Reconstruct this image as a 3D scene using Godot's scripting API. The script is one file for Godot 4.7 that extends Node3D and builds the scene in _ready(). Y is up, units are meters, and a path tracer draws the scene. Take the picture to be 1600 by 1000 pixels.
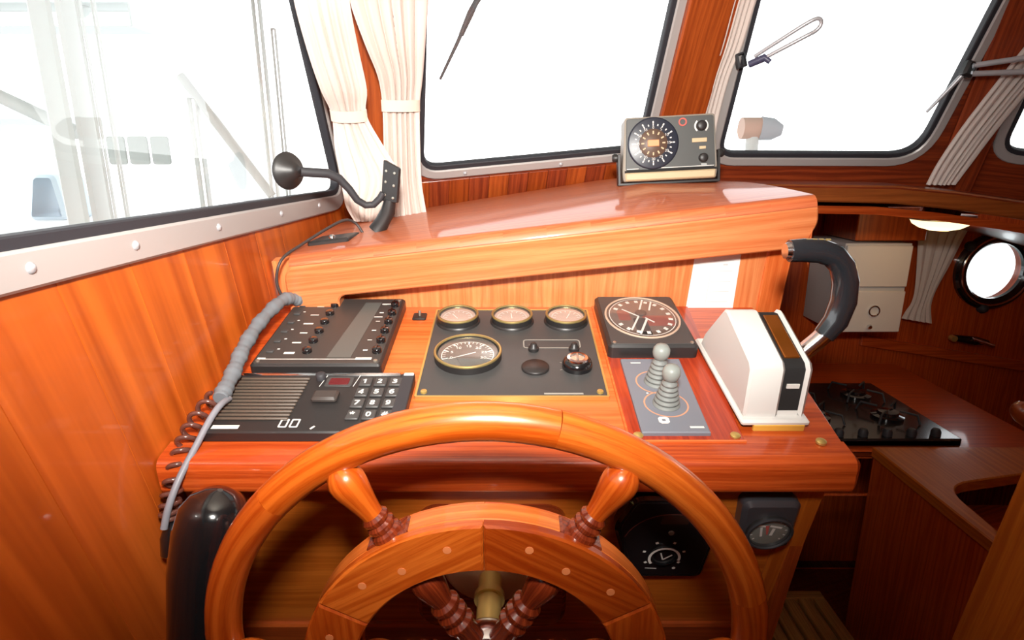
extends Node3D
# Helm station of a motor cruiser: console, wheel, instruments, wheelhouse windows, galley beyond.

var M := {}          # materials
var names := {}
var rng := RandomNumberGenerator.new()

const EYE := Vector3(0, 1.5, 0)
const WX := -0.43    # inner face of the port side wall
# frames of the console's faces: x across, y along the face, z out of it
var DASH := Transform3D(Basis(Vector3(1, 0, 0), Vector3(0, 0.213, -0.977), Vector3(0, 0.977, 0.213)), Vector3(0, 1.204, -0.884))
var BULK := Transform3D(Basis(Vector3(1, 0, 0), Vector3(0, 0.977, 0.213), Vector3(0, -0.213, 0.977)), Vector3(0, 1.243, -1.063))
var PED := Transform3D(Basis(Vector3(1, 0, 0), Vector3(0, 0.951, 0.309), Vector3(0, -0.309, 0.951)), Vector3(0, 1.09, -0.69))
var WHEEL := Transform3D(Basis(Vector3(1, 0, 0), Vector3(0, 0.9945, 0.1045), Vector3(0, -0.1045, 0.9945)), Vector3(-0.027, 0.987, -0.537))
const RAKE := 0.4887

# ---------------------------------------------------------------- mesh builder
class MB:
	var st := SurfaceTool.new()
	var g := Vector3(0, 1, 0)      # grain direction
	var off := Vector2.ZERO
	func _init(grain := Vector3(0, 1, 0), o := Vector2.ZERO):
		st.begin(Mesh.PRIMITIVE_TRIANGLES)
		g = grain
		off = o
	func uv(p: Vector3, n: Vector3) -> Vector2:
		var gg := g
		var t := gg.cross(n)
		if t.length() < 0.3:
			gg = n.cross(Vector3(0.31, 0.52, 0.8)).normalized()
			t = gg.cross(n)
		t = t.normalized()
		return Vector2(p.dot(t), p.dot(gg)) + off
	func tri(a: Vector3, b: Vector3, c: Vector3, na := Vector3.ZERO, nb := Vector3.ZERO, nc := Vector3.ZERO):
		var cr := (b - a).cross(c - a)
		if cr.length() < 1e-12:
			return
		if na == Vector3.ZERO:
			na = -cr.normalized()
			nb = na
			nc = na
		var f := (na + nb + nc).normalized()
		if cr.dot(f) > 0:
			var t := b
			b = c
			c = t
			t = nb
			nb = nc
			nc = t
		for k in [[a, na], [b, nb], [c, nc]]:
			st.set_normal(k[1])
			st.set_uv(uv(k[0], f))
			st.add_vertex(k[0])
	func triu(a: Vector3, b: Vector3, c: Vector3, na: Vector3, nb: Vector3, nc: Vector3, ua: Vector2, ub: Vector2, uc: Vector2):
		var cr := (b - a).cross(c - a)
		if cr.length() < 1e-12:
			return
		var q := [[a, na, ua], [b, nb, ub], [c, nc, uc]]
		if cr.dot(na + nb + nc) > 0:
			q = [[a, na, ua], [c, nc, uc], [b, nb, ub]]
		for k in q:
			st.set_normal(k[1])
			st.set_uv(k[2] + off)
			st.add_vertex(k[0])
	func quadu(a, b, c, d, na, nb, nc, nd, ua, ub, uc, ud):
		triu(a, b, c, na, nb, nc, ua, ub, uc)
		triu(a, c, d, na, nc, nd, ua, uc, ud)
	func quad(a, b, c, d, na := Vector3.ZERO, nb := Vector3.ZERO, nc := Vector3.ZERO, nd := Vector3.ZERO):
		tri(a, b, c, na, nb, nc)
		tri(a, c, d, na, nc, nd)
	# quad with outward direction given
	func face(a, b, c, d, n: Vector3):
		var m := Vector3((b - a).cross(c - a))
		if m.length() < 1e-12:
			m = (c - a).cross(d - a)
		m = m.normalized()
		if m.dot(n) < 0:
			m = -m
		quad(a, b, c, d, m, m, m, m)
	static func inset(p: PackedVector2Array, d: float) -> PackedVector2Array:
		var r := PackedVector2Array()
		var n := p.size()
		for i in n:
			var e0 := (p[i] - p[(i + n - 1) % n]).normalized()
			var e1 := (p[(i + 1) % n] - p[i]).normalized()
			var n0 := Vector2(-e0.y, e0.x)
			var n1 := Vector2(-e1.y, e1.x)
			var b := n0 + n1
			var k := d / maxf(0.35, 1.0 + n0.dot(n1))
			r.append(p[i] + b * k)
		return r
	static func ccw(p: PackedVector2Array) -> PackedVector2Array:
		if Geometry2D.is_polygon_clockwise(p):
			var q := p.duplicate()
			q.reverse()
			return q
		return p
	func wall(p0: PackedVector2Array, z0: float, p1: PackedVector2Array, z1: float, t: Transform3D, flip := 1.0):
		var n := p0.size()
		var en := []
		var slope := 0.0
		for i in n:
			var e := (p0[(i + 1) % n] - p0[i])
			en.append(Vector2(e.y, -e.x).normalized() * flip)
		slope = (p0[0] - p1[0]).length()
		var dz := z1 - z0
		for i in n:
			var j := (i + 1) % n
			var h := (i + n - 1) % n
			var na: Vector2 = en[i]
			var nb: Vector2 = en[i]
			if en[i].dot(en[h]) > 0.7:
				na = (en[i] + en[h]).normalized()
			if en[i].dot(en[j]) > 0.7:
				nb = (en[i] + en[j]).normalized()
			var k := signf(dz) * slope / maxf(absf(dz), 1e-6)
			if absf(dz) < 1e-6:
				k = 50.0
			if slope < 1e-6:
				k = 0.0
			var N := (t.basis * Vector3(na.x, na.y, k)).normalized()
			var NB := (t.basis * Vector3(nb.x, nb.y, k)).normalized()
			quad(t * Vector3(p0[i].x, p0[i].y, z0), t * Vector3(p0[j].x, p0[j].y, z0), t * Vector3(p1[j].x, p1[j].y, z1), t * Vector3(p1[i].x, p1[i].y, z1), N, NB, NB, N)
	func cap(p: PackedVector2Array, z: float, t: Transform3D, up: float):
		var ix := Geometry2D.triangulate_polygon(p)
		var N := (t.basis * Vector3(0, 0, up)).normalized()
		for i in range(0, ix.size(), 3):
			tri(t * Vector3(p[ix[i]].x, p[ix[i]].y, z), t * Vector3(p[ix[i + 1]].x, p[ix[i + 1]].y, z), t * Vector3(p[ix[i + 2]].x, p[ix[i + 2]].y, z), N, N, N)
	# polygon in local xy, from z0 to z1, chamfered edges
	func ext(poly: PackedVector2Array, t: Transform3D, z0: float, z1: float, bev := 0.0, bev0 := 0.0):
		var p := ccw(poly)
		var top := inset(p, bev) if bev > 0 else p
		var bot := inset(p, bev0) if bev0 > 0 else p
		wall(p, z0 + bev0, p, z1 - bev, t)
		if bev > 0:
			wall(p, z1 - bev, top, z1, t)
		if bev0 > 0:
			wall(p, z0 + bev0, bot, z0, t)
		cap(top, z1, t, 1)
		cap(bot, z0, t, -1)
	# ring between two loops of the same count
	func ring(outer: PackedVector2Array, inner: PackedVector2Array, t: Transform3D, z0: float, z1: float, bev := 0.0):
		var o := ccw(outer)
		var q := ccw(inner)
		var ot := inset(o, bev) if bev > 0 else o
		var it := inset(q, -bev) if bev > 0 else q
		wall(o, z0, o, z1 - bev, t)
		wall(q, z0, q, z1 - bev, t, -1.0)
		if bev > 0:
			wall(o, z1 - bev, ot, z1, t)
			wall(q, z1 - bev, it, z1, t, -1.0)
		var n := o.size()
		for i in n:
			var j := (i + 1) % n
			for s in [[ot, it, z1, 1.0], [o, q, z0, -1.0]]:
				var N: Vector3 = (t.basis * Vector3(0, 0, s[3])).normalized()
				quad(t * Vector3(s[0][i].x, s[0][i].y, s[2]), t * Vector3(s[0][j].x, s[0][j].y, s[2]), t * Vector3(s[1][j].x, s[1][j].y, s[2]), t * Vector3(s[1][i].x, s[1][i].y, s[2]), N, N, N, N)
	func box(c: Vector3, s: Vector3, t := Transform3D.IDENTITY, bev := 0.0, r := 0.0):
		var p := rrect(s.x, s.y, r if r > 0 else bev * 0.8)
		ext(p, t * Transform3D(Basis.IDENTITY, c), -s.z / 2, s.z / 2, bev, bev)
	static func rrect(w: float, h: float, r: float, seg := 5) -> PackedVector2Array:
		var p := PackedVector2Array()
		if r <= 0.0:
			return PackedVector2Array([Vector2(-w / 2, -h / 2), Vector2(w / 2, -h / 2), Vector2(w / 2, h / 2), Vector2(-w / 2, h / 2)])
		for k in 4:
			var cx := (w / 2 - r) * (1 if k in [0, 3] else -1)
			var cy := (h / 2 - r) * (1 if k in [0, 1] else -1)
			var sg := seg if r > 0.003 else 1
			for i in sg + 1:
				var a := PI / 2 * (k + float(i) / sg)
				p.append(Vector2(cx + cos(a) * r, cy + sin(a) * r))
		return p
	static func round_poly(p0: PackedVector2Array, rads: Array, seg := 7) -> PackedVector2Array:
		var p := ccw(p0)
		var r := PackedVector2Array()
		var n := p.size()
		for i in n:
			var a := p[(i + n - 1) % n]
			var c := p[(i + 1) % n]
			var b := p[i]
			var rad: float = rads[i % rads.size()]
			if rad <= 0:
				r.append(b)
				continue
			var u := (a - b).normalized()
			var v := (c - b).normalized()
			for k in seg + 1:
				var s := float(k) / seg
				r.append((b + u * rad) * (1 - s) * (1 - s) + b * 2 * s * (1 - s) + (b + v * rad) * s * s)
		return r
	static func circle(r: float, n := 32, c := Vector2.ZERO, ry := -1.0) -> PackedVector2Array:
		var p := PackedVector2Array()
		for i in n:
			var a := TAU * i / n
			p.append(c + Vector2(cos(a) * r, sin(a) * (r if ry < 0 else ry)))
		return p
	# profile of (radius, z) turned about local z
	func lathe(prof: Array, t := Transform3D.IDENTITY, seg := 24, sharp := 0.6):
		var n := prof.size()
		var rmax := 0.0
		for q in prof:
			rmax = maxf(rmax, q.x)
		for i in n - 1:
			var a: Vector2 = prof[i]
			var b: Vector2 = prof[i + 1]
			var d := b - a
			if d.length() < 1e-7:
				continue
			var m := Vector2(d.y, -d.x).normalized()
			var ma := m
			var mb := m
			if i > 0:
				var e: Vector2 = a - prof[i - 1]
				var me := Vector2(e.y, -e.x).normalized()
				if me.dot(m) > sharp:
					ma = (m + me).normalized()
			if i < n - 2:
				var e: Vector2 = prof[i + 2] - b
				var me := Vector2(e.y, -e.x).normalized()
				if me.dot(m) > sharp:
					mb = (m + me).normalized()
			for k in seg:
				var c0 := Vector2.from_angle(TAU * k / seg)
				var c1 := Vector2.from_angle(TAU * (k + 1) / seg)
				var cu := TAU * rmax / seg
				quadu(t * Vector3(c0.x * a.x, c0.y * a.x, a.y), t * Vector3(c1.x * a.x, c1.y * a.x, a.y), t * Vector3(c1.x * b.x, c1.y * b.x, b.y), t * Vector3(c0.x * b.x, c0.y * b.x, b.y),
					(t.basis * Vector3(c0.x * ma.x, c0.y * ma.x, ma.y)).normalized(), (t.basis * Vector3(c1.x * ma.x, c1.y * ma.x, ma.y)).normalized(), (t.basis * Vector3(c1.x * mb.x, c1.y * mb.x, mb.y)).normalized(), (t.basis * Vector3(c0.x * mb.x, c0.y * mb.x, mb.y)).normalized(), Vector2(cu * k, a.y), Vector2(cu * (k + 1), a.y), Vector2(cu * (k + 1), b.y), Vector2(cu * k, b.y))
	# swept round section; radii: one number or one per point; closed = no caps
	func tube(pts: Array, rad, seg := 12, closed := false, flat := 1.0, up := Vector3.ZERO):
		var n := pts.size()
		var rings := []
		var nor := []
		var leng := [0.0]
		for i in range(1, n + 1):
			leng.append(leng[i - 1] + (pts[i % n] - pts[i - 1]).length())
		var x := Vector3.ZERO
		for i in n:
			var d: Vector3
			if closed:
				d = (pts[(i + 1) % n] - pts[(i + n - 1) % n]).normalized()
			else:
				d = (pts[mini(i + 1, n - 1)] - pts[maxi(i - 1, 0)]).normalized()
			if x == Vector3.ZERO:
				x = d.cross(up if up != Vector3.ZERO else (Vector3(0, 1, 0) if absf(d.y) < 0.8 else Vector3(1, 0, 0))).normalized()
			x = (x - d * x.dot(d)).normalized()
			var y := d.cross(x)
			var r: float = rad[i] if rad is Array else rad
			var slope := 0.0
			if rad is Array and not closed:
				slope = (rad[mini(i + 1, n - 1)] - rad[maxi(i - 1, 0)]) / maxf(1e-6, leng[mini(i + 1, n - 1)] - leng[maxi(i - 1, 0)])
			var a := []
			var b := []
			for k in seg:
				var w := x * cos(TAU * k / seg) + y * sin(TAU * k / seg) * flat
				a.append(pts[i] + w * r)
				b.append((x * cos(TAU * k / seg) * flat + y * sin(TAU * k / seg) - d * clampf(slope, -4.0, 4.0)).normalized())
			rings.append(a)
			nor.append(b)
		for i in (n if closed else n - 1):
			var j := (i + 1) % n
			for k in seg:
				var l := (k + 1) % seg
				var cr: float = TAU * (rad[i] if rad is Array else rad) / seg
				quadu(rings[i][k], rings[i][l], rings[j][l], rings[j][k], nor[i][k], nor[i][l], nor[j][l], nor[j][k], Vector2(k * cr, leng[i]), Vector2((k + 1) * cr, leng[i]), Vector2((k + 1) * cr, leng[i + 1]), Vector2(k * cr, leng[i + 1]))
		if not closed:
			for e in [[0, 1], [n - 1, n - 2]]:
				var N: Vector3 = (pts[e[0]] - pts[e[1]]).normalized()
				for k in seg:
					tri(pts[e[0]], rings[e[0]][k], rings[e[0]][(k + 1) % seg], N, N, N)
	# smooth sheet from rows of points
	func sheet(rows: Array, thick := 0.0):
		var nr := rows.size()
		var nc: int = rows[0].size()
		var nn := []
		for i in nr:
			var a := []
			for j in nc:
				var u: Vector3 = rows[mini(i + 1, nr - 1)][j] - rows[maxi(i - 1, 0)][j]
				var v: Vector3 = rows[i][mini(j + 1, nc - 1)] - rows[i][maxi(j - 1, 0)]
				a.append(u.cross(v).normalized())
			nn.append(a)
		for s in ([1.0, -1.0] if thick > 0 else [1.0]):
			for i in nr - 1:
				for j in nc - 1:
					var q := []
					for e in [[i, j], [i, j + 1], [i + 1, j + 1], [i + 1, j]]:
						q.append(rows[e[0]][e[1]] + nn[e[0]][e[1]] * thick * 0.5 * s)
						q.append(nn[e[0]][e[1]] * s)
					quad(q[0], q[2], q[4], q[6], q[1], q[3], q[5], q[7])
		if thick > 0:
			for i in nr - 1:
				for j in [0, nc - 1]:
					quad(rows[i][j] + nn[i][j] * thick * 0.5, rows[i][j] - nn[i][j] * thick * 0.5, rows[i + 1][j] - nn[i + 1][j] * thick * 0.5, rows[i + 1][j] + nn[i + 1][j] * thick * 0.5)
			for j in nc - 1:
				for i in [0, nr - 1]:
					quad(rows[i][j] + nn[i][j] * thick * 0.5, rows[i][j] - nn[i][j] * thick * 0.5, rows[i][j + 1] - nn[i][j + 1] * thick * 0.5, rows[i][j + 1] + nn[i][j + 1] * thick * 0.5)
	# slab with a hole: outer and inner loops, any counts, both seen whole from the hole's middle
	func holed(outer0: PackedVector2Array, inner0: PackedVector2Array, t: Transform3D, z0: float, z1: float):
		var c := Vector2.ZERO
		for p in inner0:
			c += p / inner0.size()
		var ang := []
		for p in outer0:
			ang.append((p - c).angle())
		for p in inner0:
			ang.append((p - c).angle())
		ang.sort()
		var o := PackedVector2Array()
		var q := PackedVector2Array()
		for a in ang:
			if o.size() and absf(a - (o[o.size() - 1] - c).angle()) < 1e-5:
				continue
			var d := Vector2.from_angle(a)
			var s0 := _hit(outer0, c, d)
			var s1 := _hit(inner0, c, d)
			o.append(c + d * s0)
			q.append(c + d * s1)
		ring(o, q, t, z0, z1)
	static func _hit(p: PackedVector2Array, c: Vector2, d: Vector2) -> float:
		var best := 0.0
		for i in p.size():
			var h = Geometry2D.segment_intersects_segment(c, c + d * 50.0, p[i] + (p[i] - p[(i + 1) % p.size()]) * 1e-5, p[(i + 1) % p.size()] + (p[(i + 1) % p.size()] - p[i]) * 1e-5)
			if h != null:
				best = maxf(best, (h - c).length())
		return best
	# flat ribbon along an arc, and a straight stroke, for print on dials (local xy of t, height z)
	func arc(t: Transform3D, c: Vector2, r: float, a0: float, a1: float, w: float, z: float, ky := 1.0):
		var n := maxi(4, int(absf(a1 - a0) / 10.0))
		for i in n:
			var a := deg_to_rad(lerpf(a0, a1, float(i) / n))
			var b := deg_to_rad(lerpf(a0, a1, float(i + 1) / n))
			var pa := Vector2(cos(a), sin(a) * ky)
			var pb := Vector2(cos(b), sin(b) * ky)
			var q := [c + pa * (r - w / 2), c + pb * (r - w / 2), c + pb * (r + w / 2), c + pa * (r + w / 2)]
			var N := (t.basis * Vector3(0, 0, 1)).normalized()
			quad(t * Vector3(q[0].x, q[0].y, z), t * Vector3(q[1].x, q[1].y, z), t * Vector3(q[2].x, q[2].y, z), t * Vector3(q[3].x, q[3].y, z), N, N, N, N)
	func stroke(t: Transform3D, a: Vector2, b: Vector2, w: float, z: float, w2 := -1.0):
		var d := (b - a).normalized()
		var s := Vector2(-d.y, d.x) * w / 2
		var s2 := s if w2 < 0 else Vector2(-d.y, d.x) * w2 / 2
		var q := [a - s, b - s2, b + s2, a + s]
		var N := (t.basis * Vector3(0, 0, 1)).normalized()
		quad(t * Vector3(q[0].x, q[0].y, z), t * Vector3(q[1].x, q[1].y, z), t * Vector3(q[2].x, q[2].y, z), t * Vector3(q[3].x, q[3].y, z), N, N, N, N)
	func ticks(t: Transform3D, c: Vector2, r0: float, r1: float, a0: float, a1: float, n: int, w: float, z: float):
		for i in n:
			var a := deg_to_rad(lerpf(a0, a1, float(i) / maxf(1, n - 1)))
			stroke(t, c + Vector2.from_angle(a) * r0, c + Vector2.from_angle(a) * r1, w, z)

# ---------------------------------------------------------------- scene helpers
func numbered(called: String) -> String:
	var k: int = names.get(called, -1) + 1
	names[called] = k
	return called if k == 0 else "%s_%03d" % [called, k]

func thing(called: String, label: String, category: String, xf := Transform3D.IDENTITY, group := "") -> Node3D:
	var o := Node3D.new()
	o.name = numbered(called)
	add_child(o)
	o.transform = xf
	o.set_meta("label", label)
	o.set_meta("category", category)
	if group:
		o.set_meta("group", group)
	return o

func setting(called: String, label := "") -> Node3D:
	var o := Node3D.new()
	o.name = called
	add_child(o)
	o.set_meta("kind", "structure")
	if label:
		o.set_meta("label", label)
	return o

func part(parent: Node3D, called: String, mb: MB, mat: Material, label := "") -> MeshInstance3D:
	var o := MeshInstance3D.new()
	o.name = called
	o.mesh = mb.st.commit()
	o.material_override = null
	o.mesh.surface_set_material(0, mat)
	parent.add_child(o, true)
	if label:
		o.set_meta("label", label)
	if called in ["print", "dial_markings", "inner_markings", "grip_print", "pink_ring_print", "makers_plate"]:
		o.set_meta("kind", "stuff")
	return o

func mesh_part(parent: Node3D, called: String, mesh: Mesh, mat: Material, xf := Transform3D.IDENTITY) -> MeshInstance3D:
	var o := MeshInstance3D.new()
	o.name = called
	o.mesh = mesh
	o.material_override = mat
	o.transform = xf
	parent.add_child(o, true)
	return o

func text(parent: Node3D, called: String, s: String, size: float, mat: Material, xf: Transform3D, bold := false):
	var m := TextMesh.new()
	m.text = s
	var f := SystemFont.new()
	f.font_names = PackedStringArray(["Droid Sans"])
	if bold:
		f.font_weight = 700
	m.font = f
	m.font_size = 24
	m.pixel_size = size / 24.0
	m.depth = 0.0004
	m.curve_step = 2.0
	return mesh_part(parent, called, m, mat, xf)

func o2() -> Vector2:
	return Vector2(rng.randf(), rng.randf())

func at(x: float, y: float, z: float) -> Transform3D:
	return Transform3D(Basis.IDENTITY, Vector3(x, y, z))

func P2(a: Array) -> PackedVector2Array:
	var p := PackedVector2Array()
	for i in range(0, a.size(), 2):
		p.append(Vector2(a[i], a[i + 1]))
	return p

func col(r, g, b) -> Color:
	return Color(r / 255.0, g / 255.0, b / 255.0)

func mat(c: Color, rough := 0.5, metal := 0.0, coat := 0.0) -> StandardMaterial3D:
	var m := StandardMaterial3D.new()
	m.albedo_color = c
	m.roughness = rough
	m.metallic = metal
	if coat > 0:
		m.clearcoat_enabled = true
		m.clearcoat = coat
		m.clearcoat_roughness = 0.08
	return m

# wood: grain runs along v; the tile is folded so that it repeats without a seam
func wood(dark: Color, light: Color, sd: int, rough := 0.38, coat := 0.5, across := 0.36, along := 1.1, streak := 5.0, contrast := 1.0, fine := 1.0) -> StandardMaterial3D:
	var W := 256
	var H := 256
	var n1 := FastNoiseLite.new()
	n1.seed = sd
	n1.frequency = 1.0
	n1.fractal_octaves = 3
	var im := Image.create(W, H, false, Image.FORMAT_RGB8)
	for y in H:
		var fy := 1.0 - absf(2.0 * y / H - 1.0)
		for x in W:
			var fx := 1.0 - absf(2.0 * x / W - 1.0)
			var wob := n1.get_noise_2d(fx * 2.0 + 9.0, fy * 1.3) * 0.25
			var a := n1.get_noise_2d((fx + wob * 0.2) * streak * 2.0, fy * 0.9 + 3.0)
			var b := n1.get_noise_2d((fx + wob * 0.05) * 55.0, fy * 3.0 + 20.0)
			var c := n1.get_noise_2d(fx * 150.0 + 40.0, fy * 14.0)
			var t := clampf(0.55 + (a * 1.0 + (b * 0.42 + c * 0.25) * fine) * contrast, 0.0, 1.0)
			im.set_pixel(x, y, dark.lerp(light, t))
	var m := StandardMaterial3D.new()
	m.albedo_texture = ImageTexture.create_from_image(im)
	m.uv1_scale = Vector3(1.0 / across, 1.0 / along, 1)
	m.roughness = rough
	if coat > 0:
		m.clearcoat_enabled = true
		m.clearcoat = coat
		m.clearcoat_roughness = 0.07
	return m

func tinted(m: StandardMaterial3D, c: Color) -> StandardMaterial3D:
	var r: StandardMaterial3D = m.duplicate()
	r.albedo_color = c
	return r

func make_materials():
	M.wall = wood(col(166, 70, 12), col(222, 112, 36), 3, 0.42, 0.3, 0.7, 3.4, 3.6, 0.85, 0.4)
	M.wall_b = tinted(M.wall, Color(0.96, 0.94, 0.9))
	M.wall_c = tinted(M.wall, Color(0.97, 0.93, 0.95))
	M.dash = wood(col(164, 58, 14), col(200, 86, 32), 7, 0.36, 0.5, 0.2, 0.8)
	M.dash_light = wood(col(206, 92, 38), col(226, 118, 58), 8, 0.36, 0.5, 0.25, 0.9)
	M.plate_wood = wood(col(148, 42, 16), col(184, 66, 30), 9, 0.34, 0.6, 0.15, 0.7)
	M.coaming = wood(col(202, 106, 58), col(224, 138, 86), 11, 0.34, 0.6, 0.2, 1.2, 5.0, 0.8)
	M.fascia = wood(col(206, 112, 60), col(228, 144, 88), 12, 0.45, 0.25, 0.3, 1.0, 7.0, 0.8)
	M.ped = wood(col(168, 82, 16), col(194, 104, 30), 13, 0.45, 0.3, 0.3, 1.2)
	M.trim = wood(col(140, 58, 18), col(176, 82, 30), 14, 0.4, 0.45, 0.25, 1.0)
	M.rim_a = wood(col(176, 72, 14), col(212, 106, 34), 15, 0.3, 0.7, 0.2, 0.7)
	M.rim_b = tinted(M.rim_a, Color(0.93, 0.86, 0.82))
	M.rim_c = tinted(M.rim_a, Color(0.97, 0.93, 0.84))
	M.ring_light = wood(col(198, 98, 34), col(226, 128, 56), 16, 0.32, 0.6, 0.2, 0.7)
	M.ring_dark = tinted(M.rim_a, Color(0.82, 0.72, 0.66))
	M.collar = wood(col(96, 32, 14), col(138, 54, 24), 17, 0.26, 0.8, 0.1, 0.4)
	M.dowel = mat(col(222, 130, 78), 0.4)
	M.mahogany = wood(col(112, 40, 18), col(156, 66, 30), 18, 0.4, 0.45, 0.25, 1.0)
	M.header = wood(col(130, 64, 22), col(160, 84, 34), 19, 0.42, 0.3, 0.25, 1.0)
	M.galley = M.dash
	M.galley_light = M.ped
	M.seat_wood = M.ped
	M.teak = wood(col(132, 84, 34), col(164, 110, 52), 22, 0.6, 0.0, 0.1, 0.6)
	M.sole = wood(col(70, 30, 16), col(98, 48, 26), 23, 0.55, 0.1, 0.3, 1.0)
	M.caulk = mat(col(40, 26, 18), 0.8)
	M.ceiling = mat(col(226, 218, 204), 0.8)
	M.alu = mat(col(186, 182, 180), 0.4, 0.25)
	M.seal = mat(col(44, 44, 50), 0.6)
	M.chrome = mat(col(220, 220, 222), 0.14, 1.0)
	M.brass = mat(col(206, 176, 104), 0.28, 0.6)
	M.bezel = mat(col(176, 158, 104), 0.35, 0.7)
	M.stay = mat(col(190, 190, 194), 0.3, 0.3)
	M.steel = mat(col(196, 190, 176), 0.3, 0.85)
	M.black = mat(col(40, 38, 38), 0.42)
	M.black_face = mat(col(64, 58, 55), 0.5)
	M.panel_face = mat(col(66, 66, 66), 0.48)
	M.dark_dial = mat(col(26, 22, 24), 0.3)
	M.gloss_black = mat(col(20, 20, 22), 0.16, 0.0, 0.8)
	M.grip = mat(col(36, 38, 42), 0.2, 0.0, 0.6)
	M.rubber = mat(col(50, 50, 54), 0.6)
	M.slot = mat(col(22, 20, 20), 0.8)
	M.grey_panel = mat(col(120, 124, 134), 0.5)
	M.grey_rubber = mat(col(126, 130, 128), 0.55)
	M.grey_ball = mat(col(140, 146, 142), 0.42)
	M.conduit = mat(col(112, 118, 124), 0.55)
	M.cable = mat(col(132, 132, 140), 0.45)
	M.coil = mat(col(96, 58, 50), 0.25, 0.0, 0.6)
	M.cable_dark = mat(col(66, 56, 54), 0.5)
	M.white = mat(col(218, 216, 212), 0.45)
	M.cream = mat(col(222, 212, 202), 0.5)
	M.paper = mat(col(240, 242, 240), 0.75)
	M.paper_ink = mat(col(196, 200, 202), 0.8)
	M.mark = mat(col(226, 224, 218), 0.6)
	M.mark_dim = mat(col(150, 146, 138), 0.6)
	M.mark_pink = mat(col(206, 150, 120), 0.6)
	M.mark_red = mat(col(190, 60, 50), 0.5)
	M.dial_face = mat(col(92, 78, 70), 0.55)
	M.dial_red = mat(col(128, 58, 46), 0.55)
	M.tach_face = mat(col(70, 72, 66), 0.5)
	M.glare_dial = mat(col(186, 160, 146), 0.5)  # sky reflection in the gauge glass put into this pale colour
	M.yellow = mat(col(222, 168, 70), 0.5)
	M.display = mat(col(96, 24, 28), 0.25)
	M.beige = mat(col(196, 174, 138), 0.5)
	M.sounder_face = mat(col(72, 74, 73), 0.45)
	M.sounder_case = mat(col(150, 142, 130), 0.5)
	M.amber = mat(col(226, 150, 100), 0.4)
	M.sky_glass = StandardMaterial3D.new()
	M.sky_glass.transparency = BaseMaterial3D.TRANSPARENCY_ALPHA
	M.sky_glass.albedo_color = Color(1, 1, 1, 0.04)
	M.sky_glass.roughness = 0.02
	M.lens = StandardMaterial3D.new()
	M.lens.transparency = BaseMaterial3D.TRANSPARENCY_ALPHA
	M.lens.albedo_color = Color(0.95, 0.95, 0.95, 0.06)
	M.lens.roughness = 0.04
	M.smoked = StandardMaterial3D.new()
	M.smoked.transparency = BaseMaterial3D.TRANSPARENCY_ALPHA
	M.smoked.albedo_color = Color(0.25, 0.2, 0.16, 0.35)
	M.smoked.roughness = 0.05
	M.curtain = mat(col(232, 220, 212), 0.9)
	M.curtain.backlight_enabled = true
	M.curtain.backlight = col(176, 164, 156)
	M.curtain.rim_enabled = true
	M.curtain.rim = 0.25
	M.curtain_tie = mat(col(224, 206, 190), 0.9)
	M.lamp_glow = mat(col(255, 240, 205), 0.5)
	M.lamp_glow.emission_enabled = true
	M.lamp_glow.emission = col(255, 226, 170)
	M.lamp_glow.emission_energy_multiplier = 2.2
	M.unseen_lamp_glow = mat(col(255, 250, 240), 0.5)
	M.unseen_lamp_glow.emission_enabled = true
	M.unseen_lamp_glow.emission = col(255, 246, 232)
	M.unseen_lamp_glow.emission_energy_multiplier = 1.5
	M.out_post = mat(col(228, 228, 224), 0.8)
	M.out_roof = mat(col(226, 230, 228), 0.8)
	M.out_white = mat(col(238, 240, 240), 0.5)
	M.out_dark = mat(col(160, 164, 158), 0.3)
	M.out_blue = mat(col(206, 222, 232), 0.6)
	M.out_deck = mat(col(205, 204, 196), 0.8)
	M.out_water = mat(col(150, 160, 158), 0.15)
	M.out_orange = mat(col(226, 184, 164), 0.6)
	M.out_hood = mat(col(196, 196, 202), 0.6)
	M.out_brace = mat(col(206, 206, 202), 0.8)

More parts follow.
